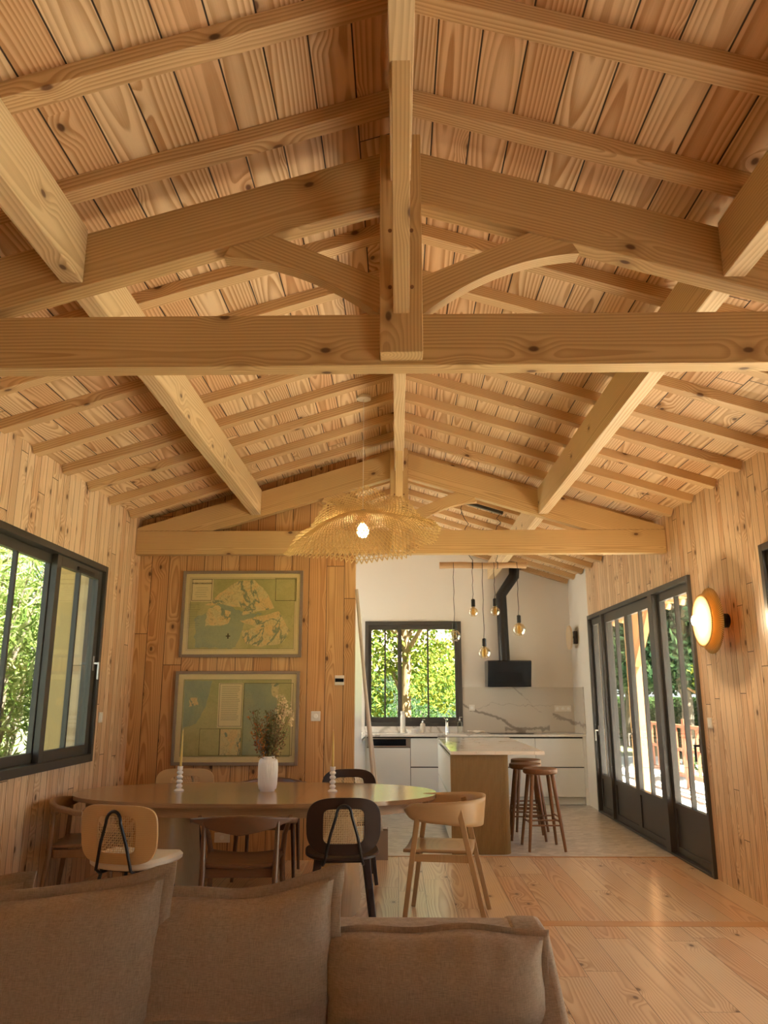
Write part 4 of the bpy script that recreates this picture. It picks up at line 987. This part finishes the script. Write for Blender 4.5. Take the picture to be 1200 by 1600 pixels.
for k in range(3):
    ya = y0 + 0.035 + k * 0.78; yb2 = min(ya + 0.775, y1)
    MB().box((x0 - 0.0, ya, 0.08), (x0 + 0.02, yb2, 0.47)).build('drawer_front', m_whitecab, r)
    MB().box((x0 - 0.0, ya, 0.50), (x0 + 0.02, yb2, 0.855)).build('drawer_front', m_whitecab, r)
MB().box((0.50 - .8, 7.665 - 8.9, 0.890), (1.395 - .8, 10.12 - 8.9, 0.922)).build('marble_top', m_marble, r, bevel=0.002)

def stool():
    r = empty('bar_stool')
    MB().lathe([(0, 0.695), (0.145, 0.685), (0.165, 0.695), (0.170, 0.71), (0.168, 0.735), (0.160, 0.74), (0.13, 0.732), (0, 0.722)], 40).build('seat', m_stool, r, smooth=True)
    for sx in (-1, 1):
        for sy in (-1, 1):
            MB().tube([(sx * .098, sy * .098, 0.69), (sx * .172, sy * .19, 0.0)], [0.021, 0.013], 14).build('leg', m_stool, r, smooth=True)
    def at(z): q = (0.69 - z) / 0.69; return .098 + .074 * q, .098 + .092 * q
    for z in (0.275, 0.23):
        a, b = at(z)
        for s in (-1, 1):
            MB().tube([(-a, s * b, z), (a, s * b, z)], 0.008, 10).build('stretcher', m_stool, r, smooth=True)
            MB().tube([(s * a, -b, z + .022), (s * a, b, z + .022)], 0.008, 10).build('stretcher', m_stool, r, smooth=True)
    return r
st = stool()
for i, (x, y, a, lb) in enumerate([(1.405, 8.02, 2, 'round brown wooden bar stool nearest the living room, right of the island'), (1.345, 8.56, -6, 'middle brown wooden bar stool partly tucked under the island top'), (1.44, 9.10, 4, 'farthest brown wooden bar stool beside the island')]):
    o = st if i == 0 else copy_tree(st)
    o.location = (x, y, 0); o.rotation_euler.z = R(a); tag(o, lb, 'bar stool', 'bar stools at the island')

# bin and leaning poles by the partition end
r = empty('waste_bin', (-0.185, 7.50, 0), 0, 'slim grey-brown bin on the floor at the partition end', 'bin')
m_bin = plain('taupe_plastic', (0.30, 0.24, 0.19), 0.5)
m = MB().box((-0.09, -0.06, 0), (0.09, 0.06, 0.006)).box((-0.09, -0.06, 0.006), (-0.084, 0.06, 0.26)).box((0.084, -0.06, 0.006), (0.09, 0.06, 0.26)).box((-0.084, -0.06, 0.006), (0.084, -0.054, 0.245)).box((-0.084, 0.054, 0.006), (0.084, 0.06, 0.245))
m.build('bin_body', m_bin, r)
m_pole = plain('pale_painted_pole', (0.50, 0.44, 0.37), 0.45)
o = MB().tube([(-0.165, 7.49, 0.01), (-0.395, 7.40, 2.44)], [0.019, 0.016], 14).build('leaning_pole', m_pole, smooth=True); tag(o, 'long pale pole leaning on the partition end, the taller of two', 'pole')
o = MB().tube([(-0.125, 7.515, 0.01), (-0.345, 7.62, 1.80)], [0.014, 0.013], 14).build('leaning_pole', m_pole, smooth=True); tag(o, 'shorter pale pole leaning by the kitchen entrance', 'pole')

# ------------------------------------------------------------------ woven pendant over the table
P = Vector((-0.27, 5.91, 0))
pend = empty('woven_pendant_lamp', (P.x, P.y, 0), 0, 'wavy woven rattan pendant lamp hanging over the table', 'pendant lamp')
zc = 2.86
rim = [(0, 2.73, .60), (30, 2.86, .60), (60, 3.10, .56), (90, 3.20, .52), (120, 3.08, .54), (150, 2.76, .58), (180, 2.53, .60), (210, 2.47, .58), (240, 2.42, .56), (270, 2.37, .54), (300, 2.41, .56), (330, 2.55, .59), (360, 2.73, .60)]
def rimf(a):
    a = math.degrees(a) % 360; k = int(a // 30); q = a / 30 - k; q = q * q * (3 - 2 * q); p0, p1 = rim[k], rim[k + 1]
    return p0[1] + (p1[1] - p0[1]) * q, p0[2] + (p1[2] - p0[2]) * q
def shade(a, r_):
    z, rd = rimf(a); q = r_; return Vector((cos(a) * rd * q, sin(a) * rd * q, zc + (z - zc) * q ** 1.9))
wv = MB(); NS = 96
for k in range(NS):
    for sg in (-1, 1):
        a0 = 2 * pi * k / NS; wv.tube([shade(a0 + sg * 0.95 * (q / 12) ** 0.8, 0.10 + 0.925 * q / 12) for q in range(13)], 0.0042, 4, cap=False)
tag(wv.build('woven_shade', m_rattan, pend), kind=None)
rg = MB()
for q in [0.10, 0.14, 0.18, 0.22, 0.26, 0.30, 0.36, 0.42, 0.48, 0.54, 0.99]:
    rg.tube([shade(2 * pi * k / 60, q) for k in range(61)], 0.003 if q < .9 else 0.0035, 5, cap=False)
rg.build('rattan_hoops', m_rattan, pend)
MB().lathe([(0.02, 2.76), (0.022, 2.79), (0.024, 2.87), (0, 2.875)], 18).build('lamp_holder', m_mframe, pend, smooth=True)
MB().lathe([(0, 2.645), (0.025, 2.652), (0.042, 2.675), (0.046, 2.70), (0.038, 2.73), (0.018, 2.76)], 24).build('light_bulb', m_bulb, pend, smooth=True)
lamp('pendant_light', (0, 0, 2.70), 24, r=0.045, parent=pend)
zt = zb(P.x)
MB().tube([(0, 0, 2.87), (0, 0, zt - 0.03)], 0.003, 6).build('cord', m_fabric_w, pend)
MB().lathe([(0.06, zt - 0.03), (0.06, zt - 0.005), (0, zt - 0.002)], 28).build('ceiling_rose', m_fabric_w, pend, smooth=True)

# ------------------------------------------------------------------ log lamp over the island
YLg = 8.60
lg = empty('log_pendant_lamp', (1.05, YLg, 0), 0, 'hanging wooden log lamp with five bare bulbs over the island', 'pendant lamp')
m_log = wood('weathered_log', (0.62, 0.42, 0.24), (0.34, 0.19, 0.09), 'X', 'Z', ring=90, knots=1.2, rings=0.7)
zl = 2.868
MB().tube([(-0.573, 0, zl), (-0.33, 0.004, zl + .006), (-.06, 0, zl - .004), (0.2, 0.003, zl + .003), (0.405, 0, zl - .002)], [0.038, 0.036, 0.034, 0.032, 0.034], 14).build('log', m_log, lg, smooth=True)
MB().beam((-0.30, -0.02, zr(0.75) - .017), (0.16, -0.02, zr(1.21) - .017), 0.05, 0.035).build('ceiling_track', m_frame, lg)
wires = MB(); rw = random.Random(4)
for a, b in (((-0.29, 0, zr(.76) - .03), (-0.20, 0, zl)), ((0.13, 0, zr(1.18) - .03), (0.08, 0, zl))):
    A_, B_ = Vector(a), Vector(b); wires.tube([A_.lerp(B_, q / 12) + Vector((rw.uniform(-.045, .045) if 0 < q < 12 else 0, rw.uniform(-.02, .02), 0)) for q in range(13)], 0.004, 6)
    wires.tube([B_ + Vector((0.0, 0.038 * cos(k * pi / 6), 0.04 * sin(k * pi / 6))) for k in range(13)], 0.004, 6)
wires.build('suspension_wire', m_black, lg)
for x, zs, r_, mt in ((-0.42, 2.237, 0.066, m_clear), (-0.207, 2.488, 0.052, m_smoke), (-0.096, 2.054, 0.066, m_smoke), (0.036, 2.495, 0.052, m_smoke), (0.294, 2.31, 0.07, m_smoke)):
    c = MB().tube([(x + 0.004 * sin(q * 2.1), -0.036 if q < 2 else -0.02, zl + .03 - (zl + .03 - zs) * q / 8) for q in range(9)], 0.0035, 6).build('cable', m_black, lg)
    MB().lathe([(0.008, 0.0), (0.022, -0.01), (0.023, -0.085), (0.018, -0.09)], 18, c=(x, -0.02, zs)).build('lamp_holder', m_black, lg, smooth=True)
    pf = [(0.016, -0.085), (0.018, -0.10)] + [(r_ * sin(R(a)), -0.10 - r_ * 0.9 - r_ * cos(R(a))*1.0) for a in range(24, 181, 12)]
    pf[-1] = (0, pf[-1][1])
    g = MB().lathe([(a, -0.0 + b) for a, b in pf], 28, c=(x, -0.02, zs)).build('glass_bulb', mt, lg, smooth=True)
    f_ = MB(); zc_ = zs - 0.10 - r_ * 0.9
    f_.tube([(x, -0.02, zs - 0.09), (x, -0.02, zc_ + 0.01)], 0.004, 6)
    for k in range(6):
        a = k * pi / 3; f_.tube([(x + .006 * cos(a), -0.02 + .006 * sin(a), zc_ + .03), (x + .018 * cos(a), -0.02 + .018 * sin(a), zc_ - .005), (x + .006 * cos(a), -0.02 + .006 * sin(a), zc_ - .025)], 0.0014, 5)
    f_.build('filament', m_gold, g)

# ------------------------------------------------------------------ outside
S(MB().box((-60, -40, -0.6), (60, 70, -0.32)).build('ground', m_ground))
S(MB().box((XR + T, -8, -0.3), (6.6, 20, -0.04)).build('terrace', m_patio))
post = empty('porch', (3.62, 12.0, 0), 0, 'orange timber porch post with diagonal brace outside the glass doors', 'porch')
MB().box((-0.11, -0.08, -0.04), (0.11, 0.08, 2.75)).build('post', m_extorange, post, bevel=0.004)
MB().beam((0, -0.08, 1.9), (0, -0.95, 2.72), 0.09, 0.12, side=(1, 0, 0)).build('brace', m_extorange, post)
MB().box((-0.07, -9.8, 2.72), (0.07, 2.6, 2.90)).build('eaves_beam', m_extorange, post)
MB().prism([(-0.22, 2.90), (0.42, 2.76), (0.42, 2.82), (-0.22, 2.96)], -9.9, 2.7).build('porch_roof', m_extorange, post)
for k in range(22): MB().beam((-0.22, -9.7 + k * .58, 2.87), (0.46, -9.7 + k * .58, 2.72), 0.06, 0.08).build('porch_rafter', m_extorange, post)
pk = empty('porch_post', (3.5, 13.6, 0), 0, 'second orange timber porch post, farther along the terrace', 'porch')
MB().box((-0.09, -0.08, -0.04), (0.09, 0.08, 2.65)).build('post', m_extorange, pk)
def railing(x0, y0, x1, y1, label, step=0.32, top=0.93, pw=0.10):
    r = empty('garden_railing', (x0, y0, 0), 0, label, 'railing'); D = Vector((x1 - x0, y1 - y0, 0)); L = D.length; d = D.normalized()
    P = lambda q, z: tuple(d * q + Vector((0, 0, z)))
    MB().beam(P(0, top), P(L, top), 0.09, 0.05).build('top_rail', m_ext, r); MB().beam(P(0, 0.15), P(L, 0.15), 0.05, 0.07).build('bottom_rail', m_ext, r)
    MB().beam(P(0, 0.55), P(L, 0.55), 0.03, 0.05).build('middle_rail', m_ext, r)
    n = int(L / step)
    for k in range(n): MB().beam(P((k + .5) * step, 0.15), P((k + .5) * step, top), 0.045, 0.03).build('baluster', m_ext, r)
    q = 0
    while q <= L + .01: MB().beam(P(q, -0.04), P(q, top + 0.12), pw, pw).build('post', m_ext, r); q += L / max(1, round(L / 1.8))
railing(4.75, 15.5, 4.75, 11.0, 'red-brown timber railing along the far part of the terrace')
railing(4.75, 10.8, 4.75, 4.0, 'red-brown timber railing along the near part of the terrace')

def foliage(n, blobs, size, narrow=0.45, seed=1, droop=0.0, upright=0.0):
    rr = random.Random(seed); m = MB(); vs = m.v; fs = m.f; tot = sum(b[3] ** 1.5 for b in blobs)
    for bx, by, bz, br, sq in blobs:
        for _ in range(int(n * br ** 1.5 / tot)):
            while True:
                p = Vector((rr.uniform(-1, 1), rr.uniform(-1, 1), rr.uniform(-1, 1)))
                if 0.15 < p.length < 1: break
            p = p * (0.75 + 0.25 * rr.random()) ; c = Vector((bx + p.x * br, by + p.y * br, bz + p.z * br * sq))
            d = Vector((rr.gauss(0, 1), rr.gauss(0, 1), rr.gauss(upright, 1) - droop)).normalized(); e = d.cross(Vector((rr.gauss(0, 1), rr.gauss(0, 1), rr.gauss(0, 1)))).normalized()
            s1 = size * rr.uniform(.6, 1.3); w_ = s1 * narrow; nn = d.cross(e) * s1 * .15; o = len(vs)
            vs.extend([tuple(c - d * s1), tuple(c - d * s1 * .2 + e * w_ + nn), tuple(c + d * s1), tuple(c - d * s1 * .2 - e * w_ + nn)]); fs.append((o, o + 1, o + 2, o + 3))
    return m
L_yel = leaf_mat('spring_leaves', (0.15, 0.19, 0.025), (0.24, 0.26, 0.05), (0.09, 0.16, 0.03))
L_grn = leaf_mat('green_leaves', (0.03, 0.075, 0.02), (0.075, 0.13, 0.04), (0.12, 0.18, 0.06))
L_drk = leaf_mat('dark_leaves', (0.012, 0.03, 0.015), (0.03, 0.06, 0.025), (0.06, 0.10, 0.04))
L_ole = leaf_mat('oleander_leaves', (0.08, 0.15, 0.03), (0.22, 0.29, 0.07), (0.46, 0.50, 0.22))
m_bark = ground_mat('bark', (0.16, 0.10, 0.05), (0.30, 0.19, 0.09), 12)
m_barkd = ground_mat('dark_bark', (0.10, 0.08, 0.06), (0.22, 0.17, 0.12), 12)
def tree(x, y, trunk, branches, blobs, n, size, mat, label, seed, bark=None, narrow=0.5, g=None, kind='tree'):
    r = empty(kind, (x, y, -0.32), 0, label, kind, g)
    m = MB(); m.tube([(0, 0, 0)] + trunk, [0.16 * (1 - 0.5 * i / (len(trunk))) * (1 if len(trunk) < 9 else 1) * trunk_w for i in range(len(trunk) + 1)], 10)
    for b in branches: m.tube(b, [0.07 * trunk_w, 0.045 * trunk_w, 0.02 * trunk_w][:len(b)], 7)
    m.build('trunk', bark or m_bark, r, smooth=True)
    tag(foliage(n, blobs, size, narrow, seed).build('foliage', mat, r), kind='stuff')
trunk_w = 0.8
rr = random.Random(3)
def rb(n, z0, z1, L): 
    out = []
    for k in range(n):
        a = rr.uniform(0, 6.28); z = rr.uniform(z0, z1); q = L * rr.uniform(.6, 1)
        out.append([(0, 0, z), (cos(a) * q * .5, sin(a) * q * .5, z + q * .4), (cos(a) * q, sin(a) * q, z + q * .7)])
    return out
tree(0.12, 14.6, [(0.02, 0, 1.2), (0.05, 0.05, 2.4), (-0.1, 0, 4.5)], rb(9, 1.6, 3.4, 1.3), [(-0.6, 0.2, 3.6, 1.0, .8), (0.5, 0.2, 3.4, .9, .8), (0, 0, 4.6, 1.2, .7), (0.7, -.3, 1.9, .75, .7), (-0.5, .2, 2.6, .8, .7), (-.7, .3, 1.7, .6, .8), (.2, .5, 2.4, .8, .8)], 6500, 0.055, L_yel, 'yellow-green spring tree with a slim trunk, centred in the kitchen window', 21, g='spring trees behind the kitchen')
tree(1.3, 17.6, [(0.5, 0, 1.5), (1.1, 0, 2.7), (1.3, 0, 4.0)], rb(6, 1.6, 3.0, 1.2), [(0.6, 0.2, 2.9, .8, .8), (1.4, 0.2, 2.3, .8, .8), (-0.3, 0, 2.3, 1.0, .8)], 4000, 0.06, L_yel, 'leaning spring tree seen in the right part of the kitchen window', 22, g='spring trees behind the kitchen')
tree(-1.9, 18.0, [(0, 0, 1.8), (0, 0, 3.4)], rb(8, 1.5, 3.2, 1.5), [(-0.2, 0, 3.3, 1.3, .8), (0.6, -.4, 4.2, .9, .7), (0.9,-.5,2.4,1.0,.8)], 4000, 0.06, L_yel, 'pale spring tree in the left part of the kitchen window', 23, g='spring trees behind the kitchen')
def bush(x, y, blobs, n, size, mat, label, seed, g, narrow=0.45, stems=None):
    r = empty('shrub', (x, y, -0.32), 0, label, 'shrub', g)
    m = MB(); q = random.Random(seed)
    for k in range(stems or 8):
        a = q.uniform(0, 6.28); b = q.choice(blobs); e = Vector((b[0] + cos(a) * b[3] * .5, b[1] + sin(a) * b[3] * .5, b[2] + b[3] * .3)); m.tube([(q.uniform(-.2, .2) + b[0] * .5, q.uniform(-.2, .2) + b[1] * .5, 0), tuple(e * .55 + Vector((0, 0, .1))), tuple(e)], [0.022, 0.015, 0.006], 6)
    m.build('stems', m_barkd, r)
    tag(foliage(n, blobs, size, narrow, seed).build('foliage', mat, r), kind='stuff')
bush(-1.1, 15.9, [(0, 0, 1.1, .9, .9), (-.7, 0, 1.0, .8, .9)], 2600, 0.06, L_grn, 'green shrub low at the left of the kitchen window', 31, 'shrubs behind the kitchen')
bush(1.75, 15.2, [(0, 0, .9, .8, .8), (.8, 0, .8, .7, .8)], 2400, 0.05, L_drk, 'dark green shrub low at the right of the kitchen window', 32, 'shrubs behind the kitchen')
bush(0.15, 20.3, [(0, 0, 1.5, 1.1, .9), (.9, 0, 1.2, .9, .8), (-1.0, 0, 1.3, .9, .9)], 4200, 0.05, L_grn, 'green shrub behind the tree trunk in the kitchen window', 33, 'shrubs behind the kitchen')
# house beyond
hs = empty('neighbour_house', (-1.5, 24, -0.32), 0, 'pale house with a low tiled roof beyond the kitchen window', 'house')
MB().box((-5, 0, 0), (4.2, 6, 2.5)).build('wall', plain('pale_blue_render', (0.20, 0.27, 0.27), 0.8), hs)
MB().prism([(-0.6, 2.45), (3, 4.0), (6.6, 2.45)], -5.4, 4.6, 'YZ').build('roof', plain('faded_tiles', (0.22, 0.16, 0.13), 0.8), hs)
# left: oleander thicket close to the window
for i, (x, y, lb) in enumerate([(-4.9, 6.3, 'tall leafy oleander just outside the left window, nearest the partition'), (-4.5, 8.0, 'leafy oleander with bare stems seen through the middle of the left window'), (-5.2, 9.8, 'oleander farther back behind the shutter at the left window'), (-6.6, 12.0, 'bright oleander at the back of the left garden')]):
    bush(x, y, [(0, 0, 2.0, 1.15, 1.1), (0.1, .5, 3.1, 1.0, 1.0), (-.2, -.4, 1.0, .9, .9), (0, .9, 2.2, .9, 1.1)], 6500, 0.10, L_ole, lb, 41 + i, 'oleanders outside the left window', narrow=0.13, stems=26)
# right: hedge, trees
def hedge(x0, x1, y0, y1, z0, z1, n, mat, label, seed):
    rr = random.Random(seed); r = empty('hedge', ((x0 + x1) / 2, (y0 + y1) / 2, -0.32), 0, label, 'hedge'); cx, cy = (x0 + x1) / 2, (y0 + y1) / 2
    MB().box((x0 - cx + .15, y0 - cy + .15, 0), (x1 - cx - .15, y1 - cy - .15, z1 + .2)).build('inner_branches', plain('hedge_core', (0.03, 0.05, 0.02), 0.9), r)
    m = MB(); vs, fs = m.v, m.f
    for _ in range(n):
        c = Vector((rr.uniform(x0, x1) - cx, rr.uniform(y0, y1) - cy, rr.uniform(z0, z1 + .32)))
        if rr.random() < .5: c.x = x0 - cx + abs(rr.gauss(0, .08))
        elif rr.random() < .5: c.z = z1 + .32 - abs(rr.gauss(0, .08))
        d = Vector((rr.gauss(0, 1), rr.gauss(0, 1), rr.gauss(0, 1))).normalized(); e = d.orthogonal().normalized(); s1 = rr.uniform(.035, .07); o = len(vs)
        vs.extend([tuple(c - d * s1), tuple(c + e * s1 * .5), tuple(c + d * s1), tuple(c - e * s1 * .5)]); fs.append((o, o + 1, o + 2, o + 3))
    tag(m.build('foliage', mat, r), kind='stuff')
hedge(8.6, 9.6, 14, 34, 0, 1.35, 15000, L_grn, 'clipped green hedge beyond the terrace railing', 61)
trunk_w = 0.9
for i, (x, y, lb) in enumerate([(6.3, 17.6, 'dark spreading tree beyond the railing, nearest of the dark trees'), (7.4, 22.8, 'dark tall tree in the middle of the garden seen through the door pair'), (13.0, 30.0, 'dark tree at the far right end of the garden'), (8.2, 28.5, 'dark tree at the far end of the garden, beside the porch post')]):
    tree(x, y, [(0.1, 0, 1.6), (-0.1, .2, 3.5), (0, 0, 5.5)], rb(9, 1.8, 4.2, 2.4), [(0, 0, 3.0, 1.7, .8), (-1.0, -.8, 2.5, 1.1, .7), (1.2, .6, 2.6, 1.4, .7), (0, 0, 4.6, 1.8, .9)], 7000, 0.10, L_drk, lb, 71 + i, m_barkd, g='dark garden trees')
trunk_w = 0.9
tree(5.9, 14.2, [(0.05, 0, 1.0), (0, 0, 2.0)], rb(9, 1.0, 2.0, .7), [(0, 0, 2.3, .6, .8), (.3, .4, 2.0, .5, .8), (-.3, -.3, 2.1, .5, .8)], 1600, 0.06, L_yel, 'yellow flowering tree beyond the railing, in the nearest door pane', 81)
for i, (x, y, lb) in enumerate([(5.6, 12.2, 'small leafy shrub just behind the terrace railing'), (6.2, 16.0, 'dark shrub beyond the terrace near the yellow tree')]):
    bush(x, y, [(0, 0, .55, .5, .8), (.2, .4, .5, .4, .8)], 1100, 0.05, L_grn, lb, 91 + i, 'terrace shrubs')
